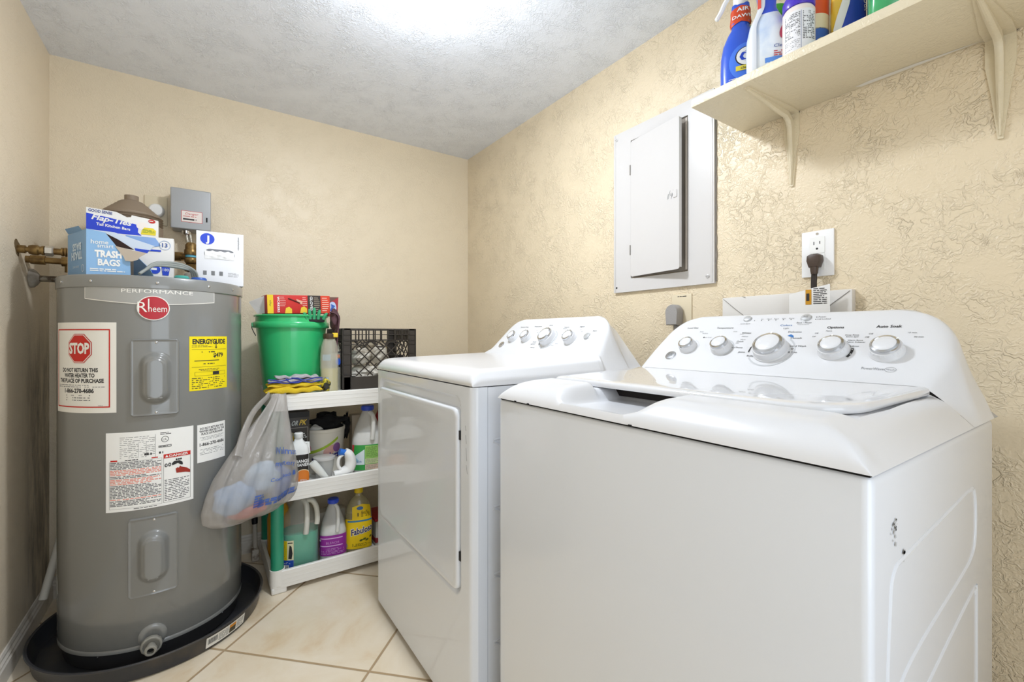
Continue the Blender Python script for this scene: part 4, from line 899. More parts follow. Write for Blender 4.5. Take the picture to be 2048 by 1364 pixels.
# blue trigger spray bottle
t = thing('spray_bottle', 'blue spray bottle with white trigger head and orange neck label, end of shelf', 'bottle', (1.110, .603, Z1))
M = TR(1.110, .603, Z1, math.radians(-62)); SB = mat('#2456cf', .25, coat=.5)
pr = [(.040, 0), (.045, .004), (.046, .06), (.045, .095), (.040, .125), (.030, .150), (.021, .165), (.0205, .172), (.023, .178), (.0205, .184), (.0225, .190), (.0205, .196), (.0215, .205), (.020, .225)]
b = MB(); body(b, pr, SB, M, 1, .62); Lf = lab(pr, M, 1, .62); b.disc(Lf, .010, .070, .030, .046, .0006, mat('#4a7ce6', .4), 30)
b.disc(Lf, .012, .082, .021, .024, .0012, INK, 24); b.disc(Lf, .012, .082, .019, .022, .0016, WHITE, 24); b.text(Lf, 'C', .010, .070, .024, BLUE, .0020, bold=.03)
b.patch(Lf, -.008, .048, .034, .060, .0016, mat('#e6d64a', .5), 6); b.text(Lf, 'cleaner', .013, .051, .006, INK, .0020); b.micro(Lf, -.02, .018, .03, .034, 4, WHITE, .0012, .3)
b.build('bottle_body', t)
b = MB(); b.grid(lambda i, j: lab(pr, M, 1, .62)(-.030 + .062 * i / 12, .178 + .040 * j / 4 - .012 * abs(i - 6) / 6, .0015), 13, 5, mat('#d24a20', .4))
b.text(Lf, 'AIR', .004, .203, .009, WHITE, .0022, bold=.02); b.text(Lf, 'DAWN', .004, .187, .008, WHITE, .0022, bold=.02); b.build('neck_label', t, label='orange neck label')
b = MB(); b.lathe([(.014, .222), (.017, .226), (.017, .244), (.012, .250)], WHITE, M, 24)
b.box((.006, 0, .268), (.050, .026, .038), WHITE, .008, M, 3); b.box((-.032, 0, .276), (.035, .016, .018), WHITE, .005, M, 3)
b.tube([M @ Vector(q) for q in smooth_path([(-.018, 0, .262), (-.034, 0, .245), (-.045, 0, .222), (-.056, 0, .205)], 5)], [.006] * 15 + [.003], WHITE, 8); b.build('trigger_head', t, label='white trigger spray head')
# blue and clear cleaner bottle
t = thing('cleaner_bottle', 'blue and white cleaner bottle with angled neck beside the spray bottle', 'bottle', (1.075, .522, Z1))
M = TR(1.075, .522, Z1, math.radians(-62)); pr = [(.038, 0), (.042, .004), (.043, .05), (.042, .085), (.036, .115), (.025, .135), (.019, .150), (.0185, .165), (.021, .180), (.022, .200), (.020, .214), (.012, .222)]
b = MB(); n1 = [q for q in pr if q[1] <= .135]; body(b, n1, mat('#e3ebf4', .25, coat=.4, noise=('#8fb4e6', 9, .45, .7)), M, 1, .68); body(b, [q for q in pr if q[1] >= .135], mat('#3050d0', .3, coat=.4), M, 1, .68)
Lf = lab(pr, M, 1, .68); b.patch(Lf, -.004, .002, .038, .026, .0006, mat('#5b8fe2', .4), 6); b.disc(Lf, .034, .088, .012, .026, .0010, mat('#b83a5c', .4), 20, rot=-.4); b.disc(Lf, .037, .088, .009, .021, .0014, mat('#3252c8', .4), 20, rot=-.4)
b.text(Lf, 'CL', .036, .084, .012, WHITE, .0020, bold=.03); b.text(Lf, 'Cleaner', .026, .046, .007, mat('#2a4a9c', .5), .0010); b.micro(Lf, .010, .026, .042, .040, 3, mat('#c04a52', .5), .0010, .5)
b.build('bottle_body', t)
b = MB(); b.grid(lambda i, j: Lf(-.030 + .013 * i / 5 + .014 * sstep(.10, .16, .004 + .200 * j / 24), .004 + .200 * j / 24, .0025 + .002 * math.sin(math.pi * i / 5)), 6, 25, mat('#dfe3ea', .25, coat=.4)); b.patch(Lf, -.013, .150, -.008, .180, .0055, mat('#cf4a3a', .5)); b.build('dip_channel', t, label='clear moulded channel down the side')
# purple capped canister
t = thing('canister', 'white wipes canister with purple cap and small print label', 'canister', (1.068, .452, Z1))
M = TR(1.068, .452, Z1, math.radians(-64)); b = MB(); b.lathe([(.029, 0), (.0305, .003), (.0305, .098), (.027, .104)], mat('#f0e4de', .4), M, 40); b.build('canister_body', t)
Lf = ellF(M, .0306, .0306); b = MB(); b.patch(Lf, -.034, .004, .034, .091, .0004, mat('#ebebef', .45), 24); b.micro(Lf, -.030, .034, .001, .086, 15, INKG, .0007, .55, seed=2); b.micro(Lf, .006, .026, .032, .086, 17, INKG, .0007, .6, seed=5); b.micro(Lf, -.030, .010, .001, .030, 6, INKG, .0007, .3, seed=7)
b.patch(Lf, .0025, .006, .0032, .088, .0008, mat('#4a5a8c', .5)); b.build('paper_label', t, label='white label of small print')
b = MB(); b.lathe([(.0295, .1045), (.0305, .108), (.0305, .122), (.027, .130), (.020, .1325), (.001, .133)], mat('#4a2fbe', .35, coat=.3), M, 40); b.build('cap', t, label='purple cap')
# jar with green lid behind
b = MB(); M = TR(1.155, .545, Z1); t = thing('green_lid_jar', 'pale green jar with bright green lid behind the purple capped canister', 'jar', (1.155, .545, Z1))
b.lathe([(.031, 0), (.034, .004), (.034, .158), (.030, .166)], mat('#8fce8a', .3, coat=.4), M, 36); b.build('jar_body', t)
MB().lathe([(.0325, .1655), (.0345, .168), (.0345, .190), (.031, .193)], mat('#4fb53a', .35), M, 36).build('lid', t, label='bright green lid')
t = thing('freshener_bottle', 'pale mint bottle hidden between the two blue bottles', 'bottle', (1.19, .632, Z1))
MB().lathe([(.030, 0), (.033, .004), (.033, .160), (.022, .190), (.014, .20), (.014, .216)], mat('#9fe0b8', .3, coat=.4), TR(1.19, .632, Z1), 36).build('bottle_body', t)
# tall white and orange can
t = thing('aerosol_can', 'tall white and orange can standing behind the purple capped canister', 'can', (1.130, .452, Z1))
M = TR(1.130, .452, Z1, math.radians(-66)); b = MB(); b.lathe([(.030, 0), (.0325, .003), (.0325, .24), (.025, .252), (.012, .258)], WHITE, M, 36); Lf = ellF(M, .0327, .0327)
b.patch(Lf, -.05, .103, .05, .150, .0004, mat('#d8562a', .45), 30); b.patch(Lf, -.05, .070, .05, .103, .0004, mat('#e8d9b4', .45), 30); b.patch(Lf, -.05, .004, .05, .072, .0004, mat('#3a63b0', .45), 30)
b.disc(Lf, .020, .030, .016, .020, .0008, mat('#d9c98e', .5)); b.text(Lf, 'OxiC', .010, .170, .020, mat('#453a7c', .5), .0006, w=.05, bold=.02); b.disc(Lf, .032, .174, .010, .008, .0009, mat('#e9b93c', .5)); b.build('can_body', t)
# yellow and blue pouch
t = thing('detergent_pouch', 'yellow and blue plastic pouch standing on shelf beyond the canisters', 'pouch', (1.140, .386, Z1))
M = TR(1.140, .386, Z1, math.radians(-62)); b = MB(); pr = [(.026, 0), (.030, .006), (.031, .06), (.030, .12), (.028, .18), (.026, .215)]
body(b, pr, mat('#f0c63c', .3, coat=.4), M, 1, .52); Lf0 = lab(pr, M, 1, .52); Lf = lambda x, y, off=0: Lf0(x * .8, y, off)
b.poly(Lf, [(-.012, .004), (.030, .004), (.030, .06), (.030, .12), (.030, .20), (.008, .20), (.006, .14), (.0, .10), (-.010, .06), (-.020, .03)], .0016, mat('#2446b8', .35))
b.poly(Lf, [(-.020, .030), (-.010, .060), (.0, .10), (.006, .14), (.008, .20), (.001, .20), (-.003, .14), (-.014, .10), (-.026, .055)], .0020, WHITE); b.text(Lf, 'Shout', .022, .10, .013, WHITE, .0026, rot=-1.5)
b.build('pouch_body', t)
b = MB(); body(b, [(.017, 0), (.019, .005), (.019, .17), (.016, .20)], mat('#cdb491', .6, noise=('#8a6a3c', 12, .5, .7)), TR(1.150, .338, Z1), 1, .8); b.build('paper_packet', loc=(1.150, .338, Z1), label='tan paper packet between the blue pouch and the green bottle', cat='packet')
b = MB(); t = thing('green_bottle', 'plain green plastic bottle at the right end of the shelf items', 'bottle', (1.090, .300, Z1))
body(b, [(.030, 0), (.034, .005), (.034, .08), (.033, .14), (.024, .175), (.016, .19), (.016, .205)], mat('#3fae6e', .25, coat=.6), TR(1.090, .300, Z1, math.radians(-60)), 1, .75); b.build('bottle_body', t)
MB().lathe([(.0155, .2055), (.019, .206), (.019, .228), (.016, .232)], WHITE, TR(1.090, .300, Z1), 24).build('cap', t)

# ---------------------------------------------------------------- plastic shelf unit
U0, U1, V0, V1 = .207, .905, 1.855, 2.215
t = thing('shelf_unit', 'white plastic three tier shelf unit with green posts by back wall', 'shelf unit', ((U0 + U1) / 2, (V0 + V1) / 2, 0))
TIER = ((.020, .082, .030), (.336, .400, .376), (.675, .736, .727))
def tray(z0, z1, zf, foot):
    b = MB(); w_ = .012
    o = rrect(U0, V0, U1, V1, .018, 5); i_ = rrect(U0 + w_, V0 + w_, U1 - w_, V1 - w_, .010, 5)
    P = lambda L, z: [Vector((x, y, z)) for x, y in L]
    b.loft([P(i_, zf - .006), P(i_, z0 + .002), P(o, z0), P(o, z1 - .002), P(rrect(U0 + .002, V0 + .002, U1 - .002, V1 - .002, .016, 5), z1), P(i_, z1), P(i_, zf), ], SHPLA, caps=False)
    b.add(P(i_, zf), [tuple(range(len(i_)))], SHPLA); b.add(P(i_, zf - .006), [tuple(reversed(range(len(i_))))], SHPLA)
    for k in range(3): b.box(((U0 + U1) / 2, V0 - .0002, z0 + .014 + .016 * k), (U1 - U0 - .08, .0008, .0012), SHPLA)
    for x in (U0 + .024, U1 - .024):
        for y in (V0 + .024, V1 - .024):
            b.lathe([(.0225, zf), (.0262, zf), (.0262, z1 + .004), (.0232, z1 + .005), (.0225, z1)], SHPLA, TR(x, y, 0), 24, caps=False)
            if foot: b.box((x + (.004 if x < .5 else -.004), y, .012), (.052, .046, .024), SHPLA, .006, None, 3)
    return b.build('shelf_tray', t)
for k, (z0, z1, zf) in enumerate(TIER): tray(z0, z1, zf, k == 0)
GP_ = mat('#2f9a78', .35, coat=.2)
for x in (U0 + .024, U1 - .024):
    for y in (V0 + .024, V1 - .024):
        for za, zb in ((.031, .336), (.377, .675)):
            b = MB(); b.lathe([(.021, za), (.0222, za + .003), (.0222, zb - .003), (.021, zb)], GP_, TR(x, y, 0), 28); b.build('post', t, label='green tubular post')
# ---- top tier
ZT = .7275
t = thing('bucket', 'green plastic bucket full of gloves standing on top of the shelf unit', 'bucket', (.306, 2.045, ZT))
M = TR(.306, 2.045, 0); GB = mat('#33b971', .28, coat=.4); r_ = lambda z: .104 + (.132 - .104) * (z - ZT) / .28
b = MB(); b.lathe([(.0003, ZT + .004), (.098, ZT), (.104, ZT + .002), (r_(.95), .950), (r_(.985), .985), (.139, .985), (.142, .990), (.1425, 1.004), (.139, 1.009), (.133, 1.010), (.132, 1.028), (.138, 1.030), (.139, 1.034), (.136, 1.037), (.131, 1.036), (.129, 1.030), (.126, .98), (.100, ZT + .010), (.0003, ZT + .010)], GB, M, 72, caps=False); b.build('pail', t)
b = MB(); hp = [M @ Vector((.142 * math.cos(a), -.142 * math.sin(a) * .9, .995 - .13 * math.sin(a))) for a in [math.pi * i / 24 for i in range(25)]]
hp = [M @ Vector((-.143, .0, .997)), M @ Vector((-.146, -.02, .985)), M @ Vector((-.140, -.045, .965)), M @ Vector((-.136, -.06, .955))]
b.tube(hp, .0018, mat('#4c4a48', .4, .5), 8); b.box(M @ Vector((-.143, 0, .996)), (.006, .022, .020), GB, .002); b.build('handle_wire', t)
def blob(b, c, r, m, seed=0, amp=.2, nu=28, nv=16, rz=0, rx=0):
    rn = random.Random(seed); ph = [(rn.uniform(1, 4), rn.uniform(1, 4), rn.uniform(0, 6), rn.uniform(0, 6)) for _ in range(5)]
    R = TR(c[0], c[1], c[2], rz, rx)
    def f(i, j):
        a = 2 * math.pi * i / nu; e = math.pi * (j / (nv - 1) - .5)
        k = 1 + amp * sum(math.sin(p * a * round(1) * 1 + u) * math.cos(q * e * 2 + v_) if False else math.sin(round(p) * a + u) * math.cos(q * e * 2 + v_) for p, q, u, v_ in ph) / 2.2
        return R @ Vector((r[0] * k * math.cos(e) * math.cos(a), r[1] * k * math.cos(e) * math.sin(a), r[2] * k * math.sin(e)))
    b.grid(f, nu, nv, m, closeu=True); return b
b = MB(); blob(b, (.306, 2.045, .995), (.110, .110, .030), mat('#3a2c34', .8), 3, .25); b.build('dark_gloves', loc=(.306, 2.045, .99), label='dark purple grey gloves filling the green bucket', cat='gloves')
# red glove box
t = thing('glove_box', 'red black and yellow box of gloves lying across the bucket', 'box', (.32, 2.03, 1.036))
GM = Matrix.Translation((.206, 1.950, 1.0385)) @ Matrix.Rotation(math.radians(6), 4, 'Z') @ Matrix.Rotation(math.radians(-2.0), 4, 'Y')
GFc = lambda x, y, off=0: GM @ Vector((x, -off, y)); b = MB(); RB = mat('#c92a24', .45)
b.box((.118, .045, .037), (.236, .090, .072), RB, .0015, GM)
b.patch(GFc, .001, .001, .022, .073, .0006, mat('#e9c727', .5)); b.patch(GFc, .148, .001, .198, .073, .0006, mat('#39302c', .5)); b.patch(GFc, .199, .001, .234, .073, .0006, mat('#d8452a', .5))
b.text(GFc, 'WORKERS', .036, .036, .008, WHITE, .001, w=.062, rot=-math.pi / 2, bold=.02); b.text(GFc, '4 Pair', .008, .040, .007, INK, .001, rot=-math.pi / 2)
b.text(GFc, 'GLOVES', .157, .040, .010, WHITE, .001, w=.058, rot=-math.pi / 2, bold=.02); b.micro(GFc, .172, .006, .194, .068, 8, mat('#a79a86', .6), .001, .3)
for x, y in ((.062, .006), (.118, .008)): b.poly(GFc, [(x, y - .005), (x + .026, y - .005), (x + .026, y + .012), (x + .016, y + .021), (x + .004, y + .016)], .0011, mat('#ecc93a', .5))
b.tube([GFc(.075, .060, .001), GFc(.100, .050, .001), GFc(.118, .042, .001)], .0025, mat('#5b1e1a', .5), 6); b.poly(GFc, [(.105, .058), (.128, .050), (.126, .036), (.108, .044)], .0012, mat('#e0a890', .5))
b.micro(GFc, .045, .028, .066, .068, 6, mat('#e8a9a0', .5), .001, .35); b.micro(GFc, .128, .030, .145, .068, 5, mat('#e8a9a0', .5), .001, .35); b.micro(GFc, .204, .008, .230, .068, 7, mat('#f2c9b8', .5), .001, .35)
b.build('carton', t)
# green knit glove hanging at the rim
t = thing('work_glove', 'green and black work glove fingers sticking up before the red box', 'glove', (.375, 1.925, 1.03))
GG = mat('#3aa06f', .7, bump=.4, bscale=300); b = MB()
for k, (x, h, ln) in enumerate(((.338, 1.045, -.010), (.352, 1.060, -.004), (.367, 1.066, 0), (.382, 1.058, .006), (.402, 1.046, .014))):
    b.tube(smooth_path([(x, 1.922, 1.020), (x + ln * .3, 1.918, (1.020 + h) / 2), (x + ln, 1.916, h)], 5), [.0065] * 8 + [.0055, .0045, .0025], GG, 10)
b.box((.370, 1.925, 1.018), (.075, .012, .020), BLACK, .005); b.build('knit_hand', t)
# purple glove draped over the bucket edge
b = MB(); PU = mat('#5a3d44', .75, bump=.3, bscale=200)
gp = lambda i, j, o: Vector((.432 + (.030 + o) * math.sin(min(1, j / 7) * math.pi * .5) + .004 * math.sin(i * .9) - .010 * max(0, j - 7) / 9, 1.905 + (.012 + .05 * math.sin(min(1, (j + 2) / 8) * 1.57) * (1 - .55 * max(0, j - 8) / 8)) * (i / 10 - .3) + .02, 1.052 + o - .0006 * j * j * (1 if j < 8 else 1.05)))
vs = [gp(i, j, 0) for j in range(17) for i in range(11)] + [gp(i, j, -.005) for j in range(17) for i in range(11)]
fs = [(j * 11 + i, j * 11 + i + 1, (j + 1) * 11 + i + 1, (j + 1) * 11 + i) for j in range(16) for i in range(10)]; n0 = 187
fs += [tuple(n0 + q for q in reversed(f)) for f in fs]; rim = [i for i in range(11)] + [j * 11 + 10 for j in range(1, 17)] + [16 * 11 + i for i in range(9, -1, -1)] + [j * 11 for j in range(15, 0, -1)]
fs += [(rim[k], rim[(k + 1) % len(rim)], n0 + rim[(k + 1) % len(rim)], n0 + rim[k]) for k in range(len(rim))]; b.add(vs, fs, PU)
blob(b, (.449, 1.945, 1.022), (.017, .028, .042), PU, 5, .15); b.build('draped_glove', loc=(.45, 1.95, .99), label='dull purple glove hanging over the right edge of the bucket', cat='glove')
t = thing('towel_packet', 'red and blue packet standing behind right end of the red glove box', 'packet', (.456, 2.01, 1.03))
PFc = planeF((.428, 1.995, 1.036), (1, .12, 0), (.04, 0, 1)); b = MB(); b.prism(PFc, [(0, 0), (.048, 0), (.048, .082), (.0, .080)], -.03, 0, mat('#a8323a', .45)); b.poly(PFc, [(0, .05), (.048, .082), (0, .080)], .0006, mat('#6e5048', .6))
b.disc(PFc, .024, .034, .017, .028, .001, mat('#b8cbe8', .5)); b.poly(PFc, [(.018, .052), (.036, .044), (.026, .030), (.030, .016), (.014, .024), (.020, .038)], .0014, mat('#3a62b4', .5)); b.build('packet', t)
b = MB(); b.add([(.150, 2.03, 1.085), (.205, 1.985, 1.110), (.212, 1.985, 1.042), (.178, 2.01, 1.040), (.152, 2.035, 1.088), (.207, 1.990, 1.113), (.214, 1.99, 1.042), (.180, 2.015, 1.040)], [(0, 1, 2, 3), (7, 6, 5, 4), (0, 4, 5, 1), (1, 5, 6, 2), (2, 6, 7, 3), (3, 7, 4, 0)], mat('#e3dfda', .5)); b.build('paper_wrapper', loc=(.18, 2.0, 1.04), label='white paper wrapper corner poking out left of the red glove box', cat='wrapper')
# bottles in front
t = thing('detergent_bottle', 'nearly empty clear bottle with brown and yellow cap beside green bucket', 'bottle', (.422, 1.908, ZT))
M = TR(.422, 1.908, ZT, face(.422, 1.908)); pr = [(.030, 0), (.034, .004), (.033, .05), (.0345, .10), (.034, .150), (.031, .185), (.025, .205), (.022, .214)]
CL = mat('#d8d4c2', .2, alpha=.38, coat=.6); b = MB(); body(b, pr, CL, M, 1, .8); Lf = lab(pr, M, 1, .8); b.patch(Lf, -.022, .128, .004, .152, .0008, mat('#b7c6cc', .6, alpha=.6), 4); b.patch(Lf, -.018, .045, -.002, .062, .0008, mat('#a9c0dc', .6, alpha=.7), 3); b.build('bottle_body', t)
b = MB(); body(b, [(.029, .003), (.0325, .006), (.0318, .05), (.033, .095)], mat('#d6cb86', .3, alpha=.75), M, .97, .76); b.build('yellow_liquid', t)
b = MB(); b.lathe([(.0235, .2145), (.0245, .216), (.0245, .234), (.022, .236)], mat('#4a3a2c', .4), M, 24); b.box((.021, -.004, .229), (.022, .030, .018), mat('#e5c52c', .4), .003, M); b.build('cap', t, label='brown cap with yellow spout')
t = thing('detergent_bottle', 'clear bottle with dark blue label behind the nearly empty clear bottle', 'bottle', (.462, 1.990, ZT))
M = TR(.452, 1.985, ZT, face(.452, 1.985)); pr = [(.030, 0), (.033, .004), (.032, .15), (.022, .20), (.016, .215)]; b = MB(); body(b, pr, CL, M, 1, .8); b.build('bottle_body', t)
b = MB(); Lf = lab(pr, M, 1, .8); b.patch(Lf, -.032, .095, .034, .160, .0008, mat('#2d2b3a', .4), 10); b.disc(Lf, .020, .118, .010, .014, .0014, mat('#2f5fd0', .4)); b.disc(Lf, .018, .142, .008, .007, .0014, mat('#dd8a6a', .4)); b.build('label', t, label='dark label with blue mark')
MB().lathe([(.016, .2155), (.018, .217), (.018, .236), (.015, .239)], BLACK, M, 20).build('cap', t)
b = MB(); blob(b, (.405, 1.885, .757), (.016, .012, .028), mat('#2c2b22', .5, noise=('#d9c83a', 45, .48, .56)), 9, .2); b.build('scrub_pad_packet', loc=(.405, 1.885, .73), label='small black and yellow packet between folded cloths and clear bottle', cat='packet')
# folded cloths
def cloth(b, x0, x1, y0, y1, z, th, m, seed, edge=None):
    rn = random.Random(seed); p = [rn.uniform(0, 6) for _ in range(4)]; n = 34; rings = []
    for i in range(n):
        u = i / (n - 1); x = x0 + (x1 - x0) * u; e = math.sin(math.pi * min(1, max(0, u * 1.0))) ** .25 if 0 < u < 1 else .25
        ring = []
        for k in range(24):
            a = 2 * math.pi * k / 24; c, s_ = math.cos(a), math.sin(a); q = (abs(c) ** 4 + abs(s_) ** 4) ** -.25
            y = (y0 + y1) / 2 + (y1 - y0) / 2 * q * c * (.9 + .1 * e) + .004 * math.sin(9 * u + p[0]); zz = z + th / 2 * (1 + q * s_ * e) + .0035 * math.sin(12 * u + p[1] + c) * (s_ > 0) + .002 * math.sin(25 * u + p[2])
            ring.append(Vector((x, y, max(zz, z))))
        rings.append(ring)
    b.loft(rings, m); return b
YC = mat('#e2c22c', .85, bump=.5, bscale=300); b = MB(); cloth(b, .190, .385, 1.850, 1.925, .7365, .026, YC, 1); cloth(b, .196, .388, 1.852, 1.922, .7600, .018, YC, 2)
b.build('yellow_cloths', loc=(.285, 1.885, .737), label='folded yellow cleaning cloths on the front left of top tier', cat='cloth')
GC2 = mat('#b9b3b8', .85, bump=.5, bscale=300); b = MB(); cloth(b, .198, .385, 1.853, 1.915, .7785, .013, GC2, 3); cloth(b, .225, .372, 1.862, 1.912, .7915, .012, GC2, 4)
BL = mat('#39459a', .8)
for z, ph in ((.780, 0), (.790, 1.5)): b.tube([(.198 + .186 * i / 20, 1.8515, z + .0035 * math.sin(i * .7 + ph)) for i in range(21)], .0022, BL, 6)
b.tube(smooth_path([(.255, 1.850, .796), (.270, 1.847, .781), (.292, 1.848, .778), (.310, 1.850, .783), (.300, 1.850, .793), (.275, 1.850, .797)], 4), .0022, BL, 6)
b.build('grey_cloths', loc=(.285, 1.885, .778), label='grey cloths with blue stitched edges folded on the yellow cloths', cat='cloth')
# milk crate
t = thing('milk_crate', 'black plastic lattice milk crate on top tier of shelf unit', 'crate', (.646, 2.088, ZT))
KX0, KX1, KY0, KY1, KZ0, KZ1 = .487, .803, 1.950, 2.226, ZT, .985; CR = mat('#3b352f', .5); b = MB(); th = .004
def bar(p, q, w_=.004): b.tube([p, q], w_ / 1.6, CR, 6)
def side(o, r, L):
    o = Vector(o); r = Vector(r).normalized(); n = r.cross(Vector((0, 0, 1))); H = KZ1 - KZ0
    P = lambda x, z, off=0: o + r * x + Vector((0, 0, z)) + n * off
    def pl(x0, z0, x1, z1, t_=.0022): b.prism(P, [(x0, z0), (x1, z0), (x1, z1), (x0, z1)], -t_, t_, CR)
    pl(0, 0, L, .052); pl(0, 0, .028, H); pl(L - .028, 0, L, H); pl(0, H - .006, L, H)
    for z in (.062, .105, .148, .188, .205, .230): 
        for xa, xb in (((0, .052), (L - .052, L)) if z < .2 else ((0, L),)): b.prism(P, [(xa, z), (xb, z), (xb, z + .003), (xa, z + .003)], -.006, .005, CR)
    for i in range(11):
        x = L * i / 10; zt = H; zb = 0 if (i < 2 or i > 8) else .203
        b.prism(P, [(x - .0016, zb), (x + .0016, zb), (x + .0016, zt), (x - .0016, zt)], -.006, .005, CR)
    xa, xb = .052, L - .052; zt = .203; zb = .055; s_ = .047
    k = -8
    while k < 14:
        for sg in (1, -1):
            x0 = xa + k * s_ if sg > 0 else xb - k * s_; x1 = x0 + sg * (zt - zb); z0, z1 = zb, zt
            pts = []
            def clip(x0, z0, x1, z1):
                lo, hi = 0, 1
                for a, c, d_ in ((x0 - xa, x1 - xa, 1), (xb - x0, xb - x1, 1)):
                    if a < 0 and c < 0: return None
                    if a < 0: lo = max(lo, a / (a - c))
                    elif c < 0: hi = min(hi, a / (a - c))
                return (lo, hi) if lo < hi else None
            cc = clip(x0, z0, x1, z1)
            if cc: bar(P(x0 + (x1 - x0) * cc[0], z0 + (z1 - z0) * cc[0]), P(x0 + (x1 - x0) * cc[1], z0 + (z1 - z0) * cc[1]), .0042)
        k += 1
    b.tube(smooth_path([P(xa, .175), P(xa + .03, .195), P(xa + .075, .200), P(xa + .085, .182), P((xa + xb) / 2, .178), P(xb - .085, .182), P(xb - .075, .200), P(xb - .03, .198), P(xb, .178)], 5), .0035, CR, 6)
side((KX0, KY0, KZ0), (1, 0, 0), KX1 - KX0); side((KX1, KY0, KZ0), (0, 1, 0), KY1 - KY0); side((KX1, KY1, KZ0), (-1, 0, 0), KX1 - KX0); side((KX0, KY1, KZ0), (0, -1, 0), KY1 - KY0)
b.box(((KX0 + KX1) / 2, (KY0 + KY1) / 2, KZ0 + .003), (KX1 - KX0 - .004, KY1 - KY0 - .004, .006), CR); b.build('lattice_body', t)
WT = mat('#e6e0d4', .8, bump=.5, bscale=60)
for c, r, s_ in (((.578, 2.03, .862), (.046, .052, .036), 1), ((.668, 2.04, .866), (.038, .05, .040), 2), ((.605, 2.045, .784), (.085, .065, .036), 5)):
    b = MB(); blob(b, c, r, WT, s_, .16); b.build('white_rag', loc=c, label={1: 'white rag bundle at left inside the black crate', 2: 'white rag bundle at right inside the black crate', 5: 'large white rag bundle lowest inside the black crate'}[s_], cat='rag', group='rags in the black crate')
b = MB(); b.box((.748, 2.05, .80), (.046, .10, .13), mat('#23201f', .7), .006); b.build('black_case', loc=(.748, 2.05, .735), label='black case beside the white rags inside the black crate', cat='case')
# ---- middle tier
ZM = .3765
t = thing('cleaner_box', 'dark grey product box with yellow lettering behind the hanging bag', 'box', (.305, 1.985, ZM))
b = MB(); b.box((.305, 1.985, ZM + .137), (.104, .055, .274), mat('#463f3a', .45), .0015); BFc = planeF((.253, 1.957, ZM), (1, 0, 0), (0, 0, 1))
b.patch(BFc, .002, .252, .102, .272, .0006, mat('#1d1a18', .5)); b.text(BFc, 'OR', .048, .222, .018, mat('#cfd3cf', .5), .001, shear=.3, bold=.03, w=.024); b.text(BFc, 'PK', .078, .222, .020, mat('#e3c24a', .5), .001, shear=.3, bold=.03, w=.026); b.text(BFc, 'C', .016, .222, .018, mat('#e3c24a', .5), .001, bold=.03)
b.frame(BFc, .004, .128, .098, .212, .0015, .0008, mat('#b9b2a8', .5)); b.disc(BFc, .038, .175, .014, .020, .001, mat('#c9bfa0', .5)); b.patch(BFc, .042, .150, .052, .180, .0012, mat('#e3c24a', .5)); b.micro(BFc, .062, .168, .094, .190, 3, WHITE, .001, .45); b.micro(BFc, .062, .140, .094, .160, 4, INKG, .001, .45)
b.micro(BFc, .072, .02, .098, .120, 11, mat('#b9b2a8', .6), .001, .5); b.build('carton', t)
t = thing('cleaner_jug', 'white jug with black and orange label half behind the hanging bag', 'bottle', (.316, 1.905, ZM))
M = TR(.308, 1.905, ZM, face(.308, 1.905)); pr = [(.034, 0), (.037, .004), (.037, .135), (.031, .155), (.016, .172), (.014, .182)]; b = MB(); body(b, pr, WHITE, M, 1, .75, p=4); b.tube([M @ Vector(q) for q in ((.020, 0, .160), (.034, 0, .162), (.036, 0, .12))], .006, WHITE, 8); b.build('jug_body', t)
b = MB(); Lf = lab(pr, M, 1, .75, 4); b.patch(Lf, -.034, .008, .030, .122, .0008, mat('#2b2623', .5), 12); b.disc(Lf, .012, .036, .024, .030, .0013, mat('#e9d9b0', .5)); b.disc(Lf, .012, .036, .021, .027, .0017, mat('#e07f2a', .5)); b.text(Lf, 'ORANGE', .006, .092, .011, WHITE, .0013, w=.046, bold=.03); b.text(Lf, 'CLEANER', .006, .078, .011, WHITE, .0013, w=.046, bold=.03); b.micro(Lf, .004, .014, .022, .028, 5, WHITE, .0021, .5); b.build('label', t, label='black label with orange slice')
MB().lathe([(.015, .1825), (.016, .184), (.016, .200), (.013, .203)], WHITE, M, 20).build('cap', t)
t = thing('pretzel_tub', 'round white tub with green and purple print holding black cloth', 'tub', (.425, 2.045, ZM))
M = TR(.432, 2.070, ZM, face(.432, 2.070)); R_ = lambda z: .076 + .012 * z / .185
b = MB(); b.lathe([(.001, .002), (.073, 0), (.076, .003), (.0875, .170), (.0895, .172), (.0895, .184), (.087, .186), (.084, .183), (.074, .008), (.001, .007)], mat('#e4ded0', .4), M, 60, caps=False); b.build('tub_body', t)
Lf = revF(M, R_); b = MB()
b.grid(lambda i, j: Lf(-.062 + .125 * i / 24, .085 + .055 * (i / 24) ** 1.6 + .012 * j, .0012), 25, 2, mat('#a8c43a', .5)); b.disc(Lf, -.062, .108, .014, .018, .0010, mat('#d3707c', .5)); b.disc(Lf, .028, .098, .030, .018, .0009, mat('#dba9a0', .5), rot=.5); b.disc(Lf, .058, .105, .018, .020, .0010, mat('#8e5f9c', .5))
b.text(Lf, 'Sizzlers', .022, .060, .026, mat('#2b2380', .4), .0016, w=.092, bold=.04, rot=.14, shear=.2); b.text(Lf, 'w', -.036, .056, .016, mat('#2b2380', .4), .0016, bold=.05); b.build('printed_label', t, label='green and purple printed band')
b = MB(); blob(b, (.450, 2.072, .578), (.074, .066, .036), mat('#0f0e10', .85, bump=.6, bscale=120), 6, .28, 40, 20); b.build('black_cloth', loc=(.445, 2.05, .56), label='crumpled black cloth heaped in the white printed tub', cat='cloth')
b = MB(); blob(b, (.532, 2.085, .550), (.016, .018, .050), mat('#0f0e10', .85, bump=.6, bscale=120), 11, .3); b.build('black_sock', loc=(.534, 2.085, .485), label='black cloth hanging down right of the printed tub', cat='cloth')
